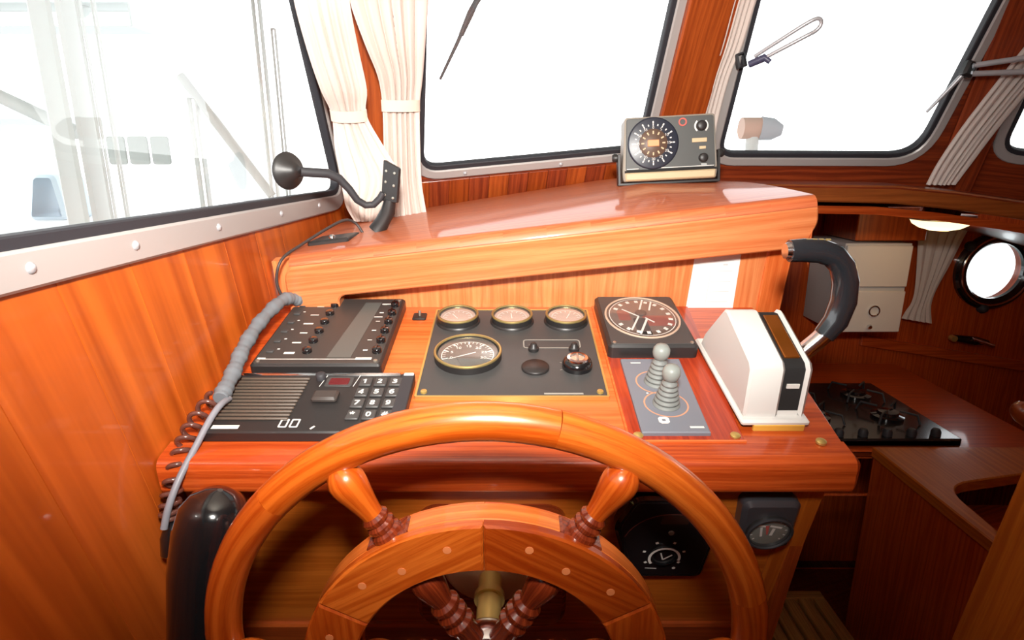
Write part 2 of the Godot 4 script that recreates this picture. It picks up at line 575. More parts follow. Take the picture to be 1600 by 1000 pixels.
# ---------------------------------------------------------------- build
func _ready():
	rng.seed = 41
	# camera
	var cam := Camera3D.new()
	cam.name = "camera"
	cam.position = EYE
	cam.rotation_degrees = Vector3(-14.8, 0, 0)
	cam.fov = 56.52
	cam.near = 0.03
	cam.far = 200.0
	add_child(cam)
	cam.current = true
	# sky and exposure
	var we := WorldEnvironment.new()
	we.name = "world"
	var env := Environment.new()
	var sky := Sky.new()
	var sm := ProceduralSkyMaterial.new()
	sm.sky_top_color = col(238, 242, 246)
	sm.sky_horizon_color = col(246, 248, 248)
	sm.ground_bottom_color = col(206, 208, 204)
	sm.ground_horizon_color = col(240, 242, 240)
	sm.energy_multiplier = 1.0
	sky.sky_material = sm
	env.background_mode = Environment.BG_SKY
	env.sky = sky
	env.background_energy_multiplier = 3.8
	env.ambient_light_source = Environment.AMBIENT_SOURCE_DISABLED
	env.tonemap_mode = Environment.TONE_MAPPER_LINEAR
	env.tonemap_exposure = 1.0
	env.sdfgi_enabled = true
	env.ssao_enabled = true
	env.ssil_enabled = true
	we.environment = env
	add_child(we)
	# flash of the camera, a hand above the lens
	var sp := SpotLight3D.new()
	sp.name = "flash_light"
	sp.position = Vector3(0.0, 1.735, 0.03)
	sp.rotation_degrees = Vector3(-5.0, 9, 0)
	sp.spot_angle = 55.0
	sp.spot_angle_attenuation = 1.0
	sp.spot_range = 12.0
	sp.light_energy = 3.3
	sp.light_size = 0.05
	sp.light_color = Color(1.0, 0.98, 0.95)
	sp.shadow_enabled = true
	add_child(sp)
	# fill light added above and behind the helmsman, no known lamp there
	var al := AreaLight3D.new()
	al.name = "added_fill_light"
	al.position = Vector3(0.05, 1.975, 0.22)
	al.rotation_degrees = Vector3(-90, 0, 0)
	al.area_size = Vector2(0.34, 0.16)
	al.light_energy = 0.1
	al.light_color = Color(1.0, 0.97, 0.93)
	al.shadow_enabled = true
	al.area_range = 8.0
	add_child(al)

	make_materials()
	build_shell()
	build_windows()
	build_console()
	build_wheel()
	build_dash_instruments()
	build_controls()
	build_pedestal_instruments()
	build_coaming_things()
	build_cables()
	build_curtains()
	build_window_hardware()
	build_galley()
	build_outside()

# ---- facets of the windscreen: x along the sill, y up the rake, z into the room
func facet(origin: Vector3, yaw: float) -> Transform3D:
	var e := Vector3(cos(yaw), 0, -sin(yaw))
	var h := Vector3(sin(yaw), 0, cos(yaw))
	var n := h * cos(RAKE) - Vector3(0, 1, 0) * sin(RAKE)
	return Transform3D(Basis(e, n.cross(e), n), origin)

func FA() -> Transform3D: return facet(Vector3(0.47, 1.5, -1.68), 0.19)
func FB() -> Transform3D: return facet(Vector3(0.47, 1.5, -1.68), 0.0)
func FC() -> Transform3D: return facet(Vector3(1.2, 1.5, -1.68), -0.2793)
# side walls: x forward, y up, z into the room
func FP() -> Transform3D: return Transform3D(Basis(Vector3(0, 0, -1), Vector3(0, 1, 0), Vector3(1, 0, 0)), Vector3(WX, 0, 0))
func FS() -> Transform3D: return Transform3D(Basis(Vector3(0, 0, 1), Vector3(0, 1, 0), Vector3(-1, 0, 0)), Vector3(2.12, 0, 0))

var WIN_A := [-0.717, -0.024, -0.132, 0.036, -0.142, 0.50, -0.70, 0.50]
var WIN_B := [0.082, 0.018, 0.632, 0.016, 0.642, 0.50, 0.082, 0.50]
var WIN_C := [0.095, 0.030, 0.72, -0.055, 0.715, 0.50, 0.105, 0.50]
var WIN_P := [-0.55, 1.432, 1.535, 1.424, 1.255, 1.93, -0.55, 1.93]

func build_shell():
	var g := Vector3(0, 1, 0)
	# port side: boards below the sill, panel round the window above
	var w := setting("wall_left", "varnished orange wood side wall below the long window")
	var lean := 0.30
	var x := -1.1
	var i := 0
	var wts := [M.wall, M.wall_b, M.wall_c, M.wall]
	while x < 2.1:
		var wd := 0.112
		var b := MB.new(Vector3(0, cos(lean), sin(lean)), Vector2(0.0, 0.07 * (i % 5)))
		b.off = Vector2(0.31 * (i * 7 % 11), 0.2 * (i % 5))
		var p := P2([x + 0.0002, -0.2, x + wd - 0.0002, -0.2, x + wd - 0.0002 - 1.6 * lean, 1.4, x + 0.0002 - 1.6 * lean, 1.4])
		b.ext(p, FP(), -0.02, 0.0, 0.0004)
		part(w, "plank", b, wts[i * 5 % 4])
		x += wd
		i += 1
	var b1 := MB.new(g, o2())
	b1.ext(P2([-1.4, -0.2, 1.66, -0.2, 1.66, 1.4, -1.4, 1.4]), FP(), -0.045, -0.021)
	part(w, "backing_panel", b1, M.trim)
	var b2 := MB.new(Vector3(0, 0, 1), o2())
	b2.holed(P2([-1.4, 1.4, 1.68, 1.4, 1.34, 2.06, -1.4, 2.06]), MB.round_poly(P2(WIN_P), [0.02, 0.09, 0.06, 0.02]), FP(), -0.016, 0.0)
	part(w, "window_surround", b2, M.trim)
	# windscreen wall in three facets
	var wf := setting("wall_front", "mahogany windscreen wall in three angled facets")
	var fs := [[FA(), WIN_A, [-0.925, -0.34, 0.004, -0.34, 0.004, 0.66, -0.925, 0.66], "surround_port"], [FB(), WIN_B, [-0.002, -0.14, 0.732, -0.14, 0.732, 0.66, -0.002, 0.66], "surround_centre"], [FC(), WIN_C, [-0.004, -0.16, 0.98, -0.16, 0.98, 0.66, -0.004, 0.66], "surround_starboard"]]
	for f in fs:
		var b := MB.new(Vector3(1, 0, 0), o2())
		b.holed(P2(f[2]), MB.round_poly(P2(f[1]), [0.05]), f[0], -0.02, 0.0)
		part(wf, f[3], b, M.mahogany)
	# boards of the band below the first windscreen pane
	var xs := -0.90
	i = 0
	while xs < -0.02:
		var wd := 0.052
		var top0 := lerpf(-0.024, 0.034, (xs + 0.722) / 0.58) - 0.03
		var top1 := lerpf(-0.024, 0.034, (xs + wd + 0.722) / 0.58) - 0.03
		var b := MB.new(FA().basis.y, Vector2(0.37 * i, 0.1 * i))
		b.ext(P2([xs + 0.0005, -0.28, xs + wd - 0.0005, -0.28, xs + wd - 0.0005, top1, xs + 0.0005, top0]), FA(), 0.0005, 0.006, 0.0008)
		part(wf, "plank", b, [M.mahogany, M.trim, M.mahogany, tinted(M.trim, Color(0.9, 0.85, 0.8))][i * 3 % 4])
		xs += wd
		i += 1
	# posts between the panes
	for q in [["trim_1", FA(), [-0.107, -0.12, 0.012, -0.12, 0.0, 0.64, -0.122, 0.64]], ["trim_2", FC(), [-0.035, -0.16, 0.065, -0.16, 0.075, 0.64, -0.02, 0.64]], ["trim_3", FA(), [-0.912, -0.2, -0.757, -0.2, -0.745, 0.64, -0.90, 0.64]]]:
		var s := setting(q[0], "raked wooden post between the windscreen panes")
		var b := MB.new(q[1].basis.y, o2())
		b.ext(P2(q[2]), q[1], 0.001, 0.022, 0.004)
		part(s, "post", b, M.trim if q[0] != "trim_2" else M.mahogany)
	# starboard side, back wall, ceiling, floor
	var wr := setting("wall_right", "wooden starboard side wall of the wheelhouse")
	var b3 := MB.new(g, o2())
	b3.ext(P2([-1.7, -0.2, 1.4, -0.2, 1.4, 2.06, -1.4, 2.06]), FS(), -0.045, 0.0)
	part(wr, "panel", b3, M.wall)
	var wb := setting("wall_back", "wooden wall behind the helm position")
	var b4 := MB.new(g, o2())
	b4.ext(P2([-0.48, -0.2, 2.17, -0.2, 2.17, 2.06, -0.48, 2.06]), at(0, 0, 1.38), 0.0, 0.04)
	part(wb, "panel", b4, M.wall)
	var ce := setting("ceiling", "pale wheelhouse headliner")
	var b5 := MB.new()
	b5.box(Vector3(0.84, 2.02, -0.02), Vector3(2.7, 0.04, 2.9))
	part(ce, "headliner", b5, M.ceiling)
	var fl := setting("floor", "dark wooden cabin sole")
	var b6 := MB.new(Vector3(0, 0, 1), o2())
	b6.box(Vector3(0.84, -0.22, -0.5), Vector3(2.8, 0.04, 4.0))
	part(fl, "sole", b6, M.sole)
	var b7 := MB.new(Vector3(0, 0, 1), o2())
	b7.box(Vector3(0.84, 0.0, 0.35), Vector3(2.6, 0.04, 2.06))
	part(fl, "wheelhouse_sole", b7, M.sole)
	var fh := thing("flash_head", "camera flash head with a small glowing window above the helm view", "flash", at(0, 1.735, 0.06))
	var f0 := MB.new()
	f0.box(Vector3(0, 0, 0.035), Vector3(0.075, 0.045, 0.07), Transform3D.IDENTITY, 0.004)
	part(fh, "housing", f0, M.black)
	var f1 := MB.new()
	f1.box(Vector3(0, 0, -0.002), Vector3(0.06, 0.034, 0.004))
	part(fh, "flash_lamp_window", f1, M.unseen_lamp_glow)
	# unseen lamp body on the ceiling, added to carry the fill light
	var cl := thing("added_fill_lamp", "white rectangular unseen lamp added above the helm as fill light", "ceiling lamp", at(0.05, 2.0, 0.22))
	var c0 := MB.new()
	c0.box(Vector3(0, -0.006, 0), Vector3(0.38, 0.012, 0.2))
	part(cl, "base", c0, M.white)
	var c1 := MB.new()
	c1.box(Vector3(0, -0.016, 0), Vector3(0.34, 0.010, 0.16))
	part(cl, "lamp_cover", c1, M.unseen_lamp_glow)

func window(called: String, f: Transform3D, win: Array, rads: Array, alu: float, label: String, screws: Array):
	var s := setting(called, label)
	var p := MB.ccw(MB.round_poly(P2(win), rads))
	var fr := MB.new()
	fr.ring(MB.inset(p, -alu), p, f, 0.0005, 0.009, 0.003)
	part(s, "window_frame", fr, M.alu, "brushed aluminium frame")
	var se := MB.new()
	se.ring(MB.inset(p, -0.003), MB.inset(p, 0.012), f, -0.014, 0.0045, 0.002)
	part(s, "rubber_seal", se, M.seal, "black rubber seal")
	var gl := MB.new()
	gl.cap(MB.inset(p, 0.010), -0.008, f, 1)
	part(s, "pane", gl, M.sky_glass)
	for q in screws:
		var sc := MB.new()
		sc.lathe([Vector2(0.0055, 0.008), Vector2(0.0055, 0.0098), Vector2(0.0035, 0.0118), Vector2(0.0, 0.0124)], f * at(q[0], q[1], 0), 12)
		part(s, "screw", sc, M.stay)

func build_windows():
	window("window_1", FP(), WIN_P, [0.02, 0.09, 0.06, 0.02], 0.036, "long side window over the orange wall", [[0.515, 1.411], [0.665, 1.4105], [0.86, 1.4105], [1.1, 1.41], [1.32, 1.41]])
	window("window_2", FA(), WIN_A, [0.055], 0.024, "windscreen pane above the instrument coaming", [[-0.6, -0.025], [-0.35, 0.0]])
	window("window_3", FB(), WIN_B, [0.05, 0.085, 0.05, 0.05], 0.024, "middle windscreen pane with chrome stays", [])
	window("window_4", FC(), WIN_C, [0.055], 0.024, "windscreen pane beyond the slanted curtain", [])

# ---------------------------------------------------------------- console
func build_console():
	var c := thing("helm_console", "varnished wooden helm console with sloping instrument dash behind the steering wheel", "console", Transform3D(Basis.IDENTITY, Vector3(0, 0, -0.9)))
	var inv := c.transform.affine_inverse()
	var D := inv * DASH
	# sloping top
	var b := MB.new(Vector3(1, 0, 0), o2())
	b.ext(P2([-0.425, -0.232, 0.413, -0.232, 0.442, 0.185, -0.425, 0.185]), D, -0.03, 0.0, 0.001)
	part(c, "dash_top", b, M.dash)
	# nosing along the front edge
	var n := MB.new(Vector3(1, 0, 0), o2())
	var side := Transform3D(Basis(D.basis.y, D.basis.z, D.basis.x), D * Vector3(-0.428, 0, 0))
	n.ext(MB.round_poly(P2([-0.232, -0.046, -0.205, -0.046, -0.205, 0.0012, -0.244, 0.0012, -0.25, -0.046]), [0, 0, 0.0, 0.014, 0.012]), side, 0.0, 0.852, 0.008)
	part(c, "nosing", n, M.dash)
	# lighter band in the middle of the top
	var m := MB.new(Vector3(1, 0, 0), o2())
	m.ext(P2([-0.195, -0.2, 0.146, -0.2, 0.146, 0.182, -0.195, 0.182]), D, -0.002, 0.0015, 0.0008)
	part(c, "inlay_board", m, M.dash_light)
	var r := MB.new(Vector3(0, 0, 1), o2())
	r.ext(P2([0.148, -0.204, 0.292, -0.204, 0.322, 0.182, 0.148, 0.182]), D, -0.002, 0.003, 0.001)
	part(c, "control_board", r, M.plate_wood)
	var e := MB.new(Vector3(1, 0, 0))
	e.box(Vector3(0.219, -0.2055, 0.0016), Vector3(0.15, 0.003, 0.0035), D)
	e.box(Vector3(0.1475, -0.01, 0.0016), Vector3(0.003, 0.386, 0.0035), D)
	part(c, "board_edging", e, M.dash_light)
	for q in [[0.283, -0.196], [0.386, -0.208], [0.16, -0.196]]:
		var s := MB.new()
		s.lathe([Vector2(0.0065, 0.0), Vector2(0.0065, 0.003), Vector2(0.004, 0.0048), Vector2(0, 0.0052)], D * at(q[0], q[1], 0.002), 14)
		part(c, "brass_screw", s, M.brass)
	# front of the pedestal, leaning away at the foot
	var F := inv * PED
	var fp := MB.new(Vector3(1, 0, 0), o2())
	fp.ext(P2([-0.425, -0.95, 0.365, -0.95, 0.365, 0.03, -0.425, 0.03]), F, -0.02, 0.0)
	part(c, "front_panel", fp, M.ped)
	var st := MB.new(Vector3(0, 1, 0), o2())
	st.ext(P2([0.364, -0.95, 0.405, -0.95, 0.405, 0.03, 0.364, 0.03]), F, -0.02, 0.006, 0.003)
	part(c, "corner_stile", st, M.ped)
	var ra := MB.new(Vector3(1, 0, 0), o2())
	ra.ext(P2([-0.425, 0.012, 0.405, 0.012, 0.405, 0.034, -0.425, 0.034]), F, 0.0, 0.012, 0.002)
	part(c, "top_rail", ra, M.trim)
	var rb := MB.new(Vector3(1, 0, 0), o2())
	rb.ext(P2([-0.425, -0.40, 0.362, -0.40, 0.362, -0.30, -0.425, -0.30]), F, 0.0, 0.008, 0.003)
	part(c, "lower_rail", rb, M.trim)
	var sp := MB.new(Vector3(0, 1, 0), o2())
	sp.ext(P2([0.69, 1.1, 0.95, 0.02, 1.06, 0.02, 1.06, 1.21]), Transform3D(Basis(Vector3(0, 0, -1), Vector3(0, 1, 0), Vector3(1, 0, 0)), Vector3(0.385, 0, 0.9)), 0.0, 0.018)
	part(c, "side_panel", sp, M.trim)
	# steering box behind the wheel, its dark wood standing in for shade
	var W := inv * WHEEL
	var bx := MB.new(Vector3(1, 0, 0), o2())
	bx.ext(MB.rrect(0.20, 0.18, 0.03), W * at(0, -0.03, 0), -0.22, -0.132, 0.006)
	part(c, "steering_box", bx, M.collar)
	# back panel and its stile
	var B := inv * BULK
	var bp := MB.new(Vector3(0, 1, 0), o2())
	bp.ext(P2([-0.425, -0.06, 0.49, -0.06, 0.49, 0.2, -0.425, 0.09]), B, -0.02, 0.0)
	part(c, "back_panel", bp, M.fascia)
	var bs := MB.new(Vector3(0, 1, 0), o2())
	bs.ext(P2([0.448, -0.03, 0.492, -0.03, 0.492, 0.15, 0.448, 0.15]), B, 0.0, 0.004, 0.002)
	part(c, "back_stile", bs, M.dash_light)
	var lp := MB.new(Vector3(1, 0, 0), o2())
	lp.box(Vector3(0.03, 0.6, -0.18), Vector3(0.915, 1.25, 0.02))
	part(c, "bulkhead", lp, M.trim)

	# coaming with its sloping front board
	var k := thing("coaming", "thick varnished wooden coaming sloping up towards the echo sounder", "coaming", Transform3D(Basis.IDENTITY, Vector3(0, 1.3, -1.2)))
	var ki := k.transform.affine_inverse()
	var BB := ki * BULK
	var fb := MB.new(Vector3(1, 0.115, 0).normalized(), o2())
	fb.ext(MB.round_poly(P2([-0.39, -0.02, -0.302, -0.02, -0.302, 0.043, 0.487, 0.131, 0.502, 0.175, 0.496, 0.202, -0.378, 0.098, -0.39, 0.08]), [0, 0, 0.014, 0.006, 0.01, 0.004, 0.004, 0.008]), BB, 0.0, 0.0445, 0.003)
	part(k, "front_board", fb, M.coaming)
	# top: from the front board back to the windscreen, slightly crowned
	M.coaming_top = wood(col(176, 82, 42), col(202, 110, 64), 31, 0.5, 0.3, 0.2, 1.2)
	var rows := []
	for j in 9:
		var v := j / 8.0
		var row := []
		for ii in 13:
			var u := ii / 12.0
			var fx := lerpf(-0.378, 0.494, u)
			var a := BULK * Vector3(fx, lerpf(0.106, 0.210, u), 0.024)
			var bxx := lerpf(-0.425, 0.545, u)
			var bz := lerpf(-1.50, -1.70, (bxx + 0.425) / 0.9)
			var by := lerpf(1.352, 1.466, clampf((bxx + 0.42) / 0.78, 0, 1))
			if bxx > 0.3:
				by = lerpf(1.457, 1.447, (bxx - 0.3) / 0.245)
				bz = maxf(bz, -1.60)
			var p := a.lerp(Vector3(bxx, by, bz), v) + Vector3(0, 0.006 * sin(PI * v), 0)
			row.append(ki * p)
		rows.append(row)
	# rounded nose where the top turns down into the front board
	for j in [0.25, 0.5, 0.75, 1.0]:
		var row := []
		for ii in 13:
			var dir: Vector3 = (rows[rows.size() - 1][ii] - rows[rows.size() - 2][ii]).normalized()
			var p0: Vector3 = ki * (BULK * Vector3(lerpf(-0.378, 0.494, ii / 12.0), lerpf(0.106, 0.210, ii / 12.0), 0.024))
			var ang: float = j * PI / 2
			row.append(p0 + Vector3(0, -0.011 * (1.0 - cos(ang)) - 0.002 * j, 0.011 * sin(ang)))
		rows.push_front(row)
	var tb := MB.new(Vector3(1, 0.115, 0).normalized(), o2())
	tb.sheet(rows, 0.014)
	part(k, "top_board", tb, M.coaming_top)
	var eb := MB.new(Vector3(0, 0, 1), o2())
	var ra1 := []
	for ii in 13:
		ra1.append(rows[ii][12])
	for ii in 12:
		eb.face(ra1[ii], ra1[ii + 1], ra1[ii + 1] - Vector3(0, 0.1, 0), ra1[ii] - Vector3(0, 0.1, 0), Vector3(1, 0, 0))
	part(k, "end_board", eb, M.coaming)

func spread(p: float) -> Vector2:
	return Vector2.from_angle(deg_to_rad(p))

func build_wheel():
	var w := thing("steering_wheel", "six-spoked varnished wooden ship's wheel in front of the console", "steering wheel", WHEEL)
	var R := 0.284
	var woods := [M.rim_a, M.rim_b, M.rim_c]
	# rim in six arcs
	for s in 6:
		var b := MB.new()
		b.off = o2()
		var pts := []
		var n := 16
		for i in n + 1:
			var a := deg_to_rad(16.0 + 60.0 * s + 60.0 * i / n)
			pts.append(Vector3(cos(a) * R, sin(a) * R, 0))
		b.g = (pts[n] - pts[0]).normalized()
		b.tube(pts, 0.0185, 20, false, 1.0, Vector3(0, 0, 1))
		part(w, "rim_segment", b, woods[s * 2 % 3])
	# felloe ring: back plate, blocks between the spokes, front plate
	for s in 6:
		for q in [["back_plate", 0.187, 0.135, -0.010, -0.005, 30.0, 90.0, M.rim_c], ["felloe_block", 0.189, 0.139, -0.005, 0.020, 7.0, 53.0, M.ring_light], ["front_plate", 0.190, 0.136, 0.020, 0.031, 30.0, 90.0, null]]:
			var a0: float = q[5] + 60.0 * s
			var a1: float = q[6] + 60.0 * s
			var p := PackedVector2Array()
			var n := 12
			for i in n + 1:
				p.append(spread(lerpf(a0 + 0.1, a1 - 0.1, float(i) / n)) * q[1])
			for i in n + 1:
				p.append(spread(lerpf(a1 - 0.1, a0 + 0.1, float(i) / n)) * q[2])
			var mid := deg_to_rad((a0 + a1) / 2 + 90)
			var b := MB.new(Vector3(cos(mid), sin(mid), 0), o2())
			b.ext(p, Transform3D.IDENTITY, q[3], q[4], 0.0022, 0.001)
			var mt: Material = q[7] if q[7] != null else [M.ring_dark, M.rim_a, M.rim_b][s % 3]
			part(w, q[0], b, mt)
	for s in 6:
		for d in [[42.0, 0.166], [60.0, 0.158], [75.0, 0.168]]:
			var c: Vector2 = spread(d[0] + 60.0 * s) * d[1]
			var b := MB.new(Vector3(0, 0, 1))
			b.lathe([Vector2(0.0042, 0.028), Vector2(0.0042, 0.0314), Vector2(0.0, 0.0315)], at(c.x, c.y, 0), 12)
			part(w, "dowel_plug", b, M.dowel)
	# spokes
	for s in 6:
		var a := deg_to_rad(60.0 * s)
		var d := Vector3(cos(a), sin(a), 0)
		var lz := Transform3D(Basis(Vector3(0, 0, 1).cross(d), Vector3(0, 0, 1), d).orthonormalized(), Vector3(0, 0, 0.009))
		lz.basis = Basis(Vector3(0, 0, 1), d.cross(Vector3(0, 0, 1)), d)
		var b := MB.new(d, o2())
		b.lathe([Vector2(0.0, 0.196), Vector2(0.011, 0.197), Vector2(0.0105, 0.213), Vector2(0.0112, 0.221), Vector2(0.0128, 0.230), Vector2(0.0150, 0.240), Vector2(0.0172, 0.250), Vector2(0.0180, 0.257), Vector2(0.0172, 0.264), Vector2(0.014, 0.270), Vector2(0.009, 0.275), Vector2(0, 0.277)], lz, 20)
		part(w, "spoke_handle", b, woods[s % 3])
		var c := MB.new(d, o2())
		c.lathe([Vector2(0.0, 0.183), Vector2(0.0155, 0.184), Vector2(0.0165, 0.189), Vector2(0.0155, 0.194), Vector2(0.0125, 0.1965), Vector2(0.0145, 0.2), Vector2(0.0145, 0.203), Vector2(0.0115, 0.206), Vector2(0.0138, 0.2095), Vector2(0.0138, 0.212), Vector2(0.0105, 0.216), Vector2(0.0, 0.218)], lz, 20, 0.8)
		part(w, "spoke_collar", c, M.collar)
		var k := MB.new(d, o2())
		k.box(Vector3(-0.0015, 0, 0.164), Vector3(0.0246, 0.0475, 0.052), lz, 0.002)
		part(w, "spoke_block", k, M.collar)
		var e := MB.new(d, o2())
		e.lathe([Vector2(0.0, 0.022), Vector2(0.013, 0.024), Vector2(0.013, 0.05), Vector2(0.0165, 0.055), Vector2(0.0165, 0.058), Vector2(0.012, 0.062), Vector2(0.0165, 0.068), Vector2(0.0165, 0.072), Vector2(0.012, 0.076), Vector2(0.016, 0.082), Vector2(0.016, 0.086), Vector2(0.0115, 0.09), Vector2(0.014, 0.1), Vector2(0.0168, 0.112), Vector2(0.0175, 0.12), Vector2(0.016, 0.127), Vector2(0.012, 0.134), Vector2(0.0, 0.142)], lz, 20, 0.75)
		part(w, "inner_spoke", e, M.collar)
	# hub and shaft
	var h := MB.new(Vector3(1, 0, 0), o2())
	h.lathe([Vector2(0, -0.016), Vector2(0.028, -0.016), Vector2(0.031, -0.012), Vector2(0.031, 0.014), Vector2(0.028, 0.020), Vector2(0.024, 0.022), Vector2(0, 0.022)], Transform3D.IDENTITY, 32)
	part(w, "hub", h, M.chrome)
	var cap := MB.new()
	cap.lathe([Vector2(0.024, 0.020), Vector2(0.024, 0.024), Vector2(0.018, 0.032), Vector2(0.008, 0.0365), Vector2(0, 0.037)], Transform3D.IDENTITY, 28)
	part(w, "hub_cap", cap, M.chrome, "domed chrome cap")
	var sh := MB.new()
	sh.lathe([Vector2(0.0, -0.128), Vector2(0.0145, -0.128), Vector2(0.0145, -0.014), Vector2(0, -0.014)], Transform3D.IDENTITY, 20)
	sh.lathe([Vector2(0.0, -0.074), Vector2(0.0185, -0.074), Vector2(0.0185, -0.066), Vector2(0.0, -0.066)], Transform3D.IDENTITY, 20)
	part(w, "shaft", sh, M.brass, "brass shaft")
	var fl := MB.new()
	fl.lathe([Vector2(0.0, -0.132), Vector2(0.062, -0.132), Vector2(0.062, -0.124), Vector2(0.056, -0.118), Vector2(0.03, -0.11), Vector2(0.018, -0.1), Vector2(0.0, -0.1)], Transform3D.IDENTITY, 36)
	part(w, "flange", fl, mat(col(214, 200, 172), 0.4, 0.15), "pale metal flange")

# ---------------------------------------------------------------- instruments on the dash
func gauge(t: Node3D, called: String, x: float, y: float, r: float, bezel: Material, face: Material, h := 0.012, base := 0.004) -> MeshInstance3D:
	var b := MB.new()
	b.lathe([Vector2(r, base), Vector2(r, h - 0.0026), Vector2(r - 0.0042, h - 0.0026), Vector2(r - 0.0048, h - 0.0062)], at(x, y, 0), 40, 0.9)
	var g := part(t, called, b, M.black)
	b = MB.new()
	b.lathe([Vector2(r + 0.0004, h - 0.003), Vector2(r + 0.0004, h - 0.001), Vector2(r - 0.0008, h), Vector2(r - 0.0028, h), Vector2(r - 0.0036, h - 0.003)], at(x, y, 0), 40, 0.9)
	part(g, "bezel_ring", b, bezel)
	var f := MB.new()
	f.lathe([Vector2(r - 0.002, h - 0.0065), Vector2(0, h - 0.0065)], at(x, y, 0), 40)
	part(g, "dial", f, face)
	return g

func lens(g: Node3D, x: float, y: float, r: float, z: float, m: Material, dome := 0.0015):
	var f := MB.new()
	f.lathe([Vector2(r, z), Vector2(r * 0.8, z + dome * 0.5), Vector2(r * 0.4, z + dome * 0.9), Vector2(0, z + dome)], at(x, y, 0), 36, 0.3)
	part(g, "glass", f, m)

func build_dash_instruments():
	var I := Transform3D.IDENTITY
	# engine panel
	var t := thing("engine_panel", "dark grey engine instrument panel with brass-rimmed gauges and ignition key", "instrument panel", DASH * at(0, 0.024, 0))
	var b := MB.new()
	b.box(Vector3(0, 0, 0.003), Vector3(0.268, 0.272, 0.006), I, 0.001)
	part(t, "panel_plate", b, M.panel_face)
	b = MB.new()
	b.ring(MB.rrect(0.272, 0.276, 0.002), MB.rrect(0.266, 0.270, 0.001), I, 0.0, 0.0068)
	part(t, "plate_edge", b, M.brass)
	for q in [[-0.124, -0.126], [0.124, -0.126], [-0.124, 0.126], [0.124, 0.126]]:
		b = MB.new()
		b.lathe([Vector2(0.005, 0.006), Vector2(0.0045, 0.0085), Vector2(0, 0.0092)], at(q[0], q[1], 0), 12)
		part(t, "corner_screw", b, M.brass)
	for i in 3:
		var x := -0.093 + 0.093 * i
		var g := gauge(t, "small_gauge", x, 0.092, 0.035, M.bezel, M.glare_dial, 0.022, 0.005)
		var mk := MB.new()
		mk.ticks(I, Vector2(x, 0.088), 0.018, 0.023, 205 - 20, -5, 9, 0.0014, 0.0163)
		mk.arc(I, Vector2(x, 0.088), 0.0245, 180, 0, 0.001, 0.0163)
		mk.stroke(I, Vector2(x, 0.082), Vector2(x, 0.082) + spread(120 - 25 * i) * 0.02, 0.0015, 0.0168)
		part(g, "dial_markings", mk, M.mark)
		lens(g, x, 0.092, 0.031, 0.0185, M.lens, 0.004)
		var sh := MB.new()
		sh.lathe([Vector2(0.038, 0.005), Vector2(0.038, 0.007), Vector2(0.0355, 0.010)], at(x, 0.092, 0), 36)
		part(g, "collar", sh, M.black)
	var tg := gauge(t, "tachometer", -0.068, -0.03, 0.052, M.bezel, M.tach_face, 0.020, 0.005)
	var mk := MB.new()
	var tc := Vector2(-0.068, -0.036)
	mk.arc(I, tc, 0.040, 200, -20, 0.0012, 0.0142)
	mk.ticks(I, tc, 0.034, 0.0405, 200, -20, 23, 0.0012, 0.0143)
	mk.ticks(I, tc, 0.031, 0.0405, 200, -20, 7, 0.0022, 0.0144)
	mk.stroke(I, tc + Vector2(0.012, 0.006), tc + Vector2(-0.028, -0.014), 0.0026, 0.0152, 0.0012)
	part(tg, "dial_markings", mk, M.mark)
	for i in 7:
		var a := spread(200 - 220.0 * i / 6)
		var p := tc + a * 0.026
		text(tg, "numeral", str(i * 5), 0.0085, M.mark, at(p.x, p.y, 0.0145))
	lens(tg, -0.068, -0.03, 0.0455, 0.0165, M.lens, 0.002)
	# warning strip outline, two lamps
	mk = MB.new()
	var o := MB.rrect(0.092, 0.028, 0.006)
	mk.ring(o, MB.inset(MB.ccw(o), 0.0018), at(0.064, 0.012, 0), 0.0061, 0.0066)
	part(t, "warning_strip_outline", mk, M.mark_dim)
	for x in [0.034, 0.098]:
		b = MB.new()
		b.lathe([Vector2(0.0085, 0.006), Vector2(0.0085, 0.011), Vector2(0.006, 0.0125), Vector2(0.005, 0.0175), Vector2(0.003, 0.019), Vector2(0, 0.0195)], at(x, -0.008, 0), 20)
		part(t, "warning_lamp", b, M.black)
	b = MB.new()
	b.lathe([Vector2(0.021, 0.006), Vector2(0.021, 0.009), Vector2(0.0195, 0.0105), Vector2(0, 0.0105)], at(0.035, -0.062, 0), 32)
	part(t, "blank_cap", b, M.black)
	b = MB.new()
	b.lathe([Vector2(0.023, 0.006), Vector2(0.023, 0.013), Vector2(0.020, 0.019), Vector2(0.0165, 0.0205)], at(0.098, -0.058, 0), 32)
	var kg := part(t, "key_switch", b, M.gloss_black)
	b = MB.new()
	b.lathe([Vector2(0.0165, 0.0203), Vector2(0.0155, 0.023), Vector2(0.011, 0.0235), Vector2(0.010, 0.0215), Vector2(0.0, 0.0215)], at(0.098, -0.058, 0), 28)
	part(kg, "lock_barrel", b, M.chrome)
	b = MB.new()
	b.box(Vector3(0.098, -0.058, 0.0235), Vector3(0.0028, 0.017, 0.005), I, 0.0008)
	part(kg, "key_slot", b, M.steel)
	mk = MB.new()
	mk.ticks(I, Vector2(0.098, -0.058), 0.0245, 0.028, 200, 60, 4, 0.0014, 0.0063)
	mk.stroke(I, Vector2(0.045, -0.13), Vector2(0.1, -0.13), 0.004, 0.0063)
	part(t, "print", mk, M.mark_dim)
	# toggle switch by the panel
	t = thing("toggle_switch", "small black toggle switch plate between autopilot and engine panel", "switch", DASH * at(-0.163, 0.139, 0.0015))
	b = MB.new()
	b.box(Vector3(0, 0, 0.002), Vector3(0.024, 0.024, 0.004), I, 0.001, 0.002)
	part(t, "switch_plate", b, M.black)
	b = MB.new()
	b.tube([Vector3(0, 0, 0.003), Vector3(0, 0.004, 0.012)], [0.002, 0.003], 10)
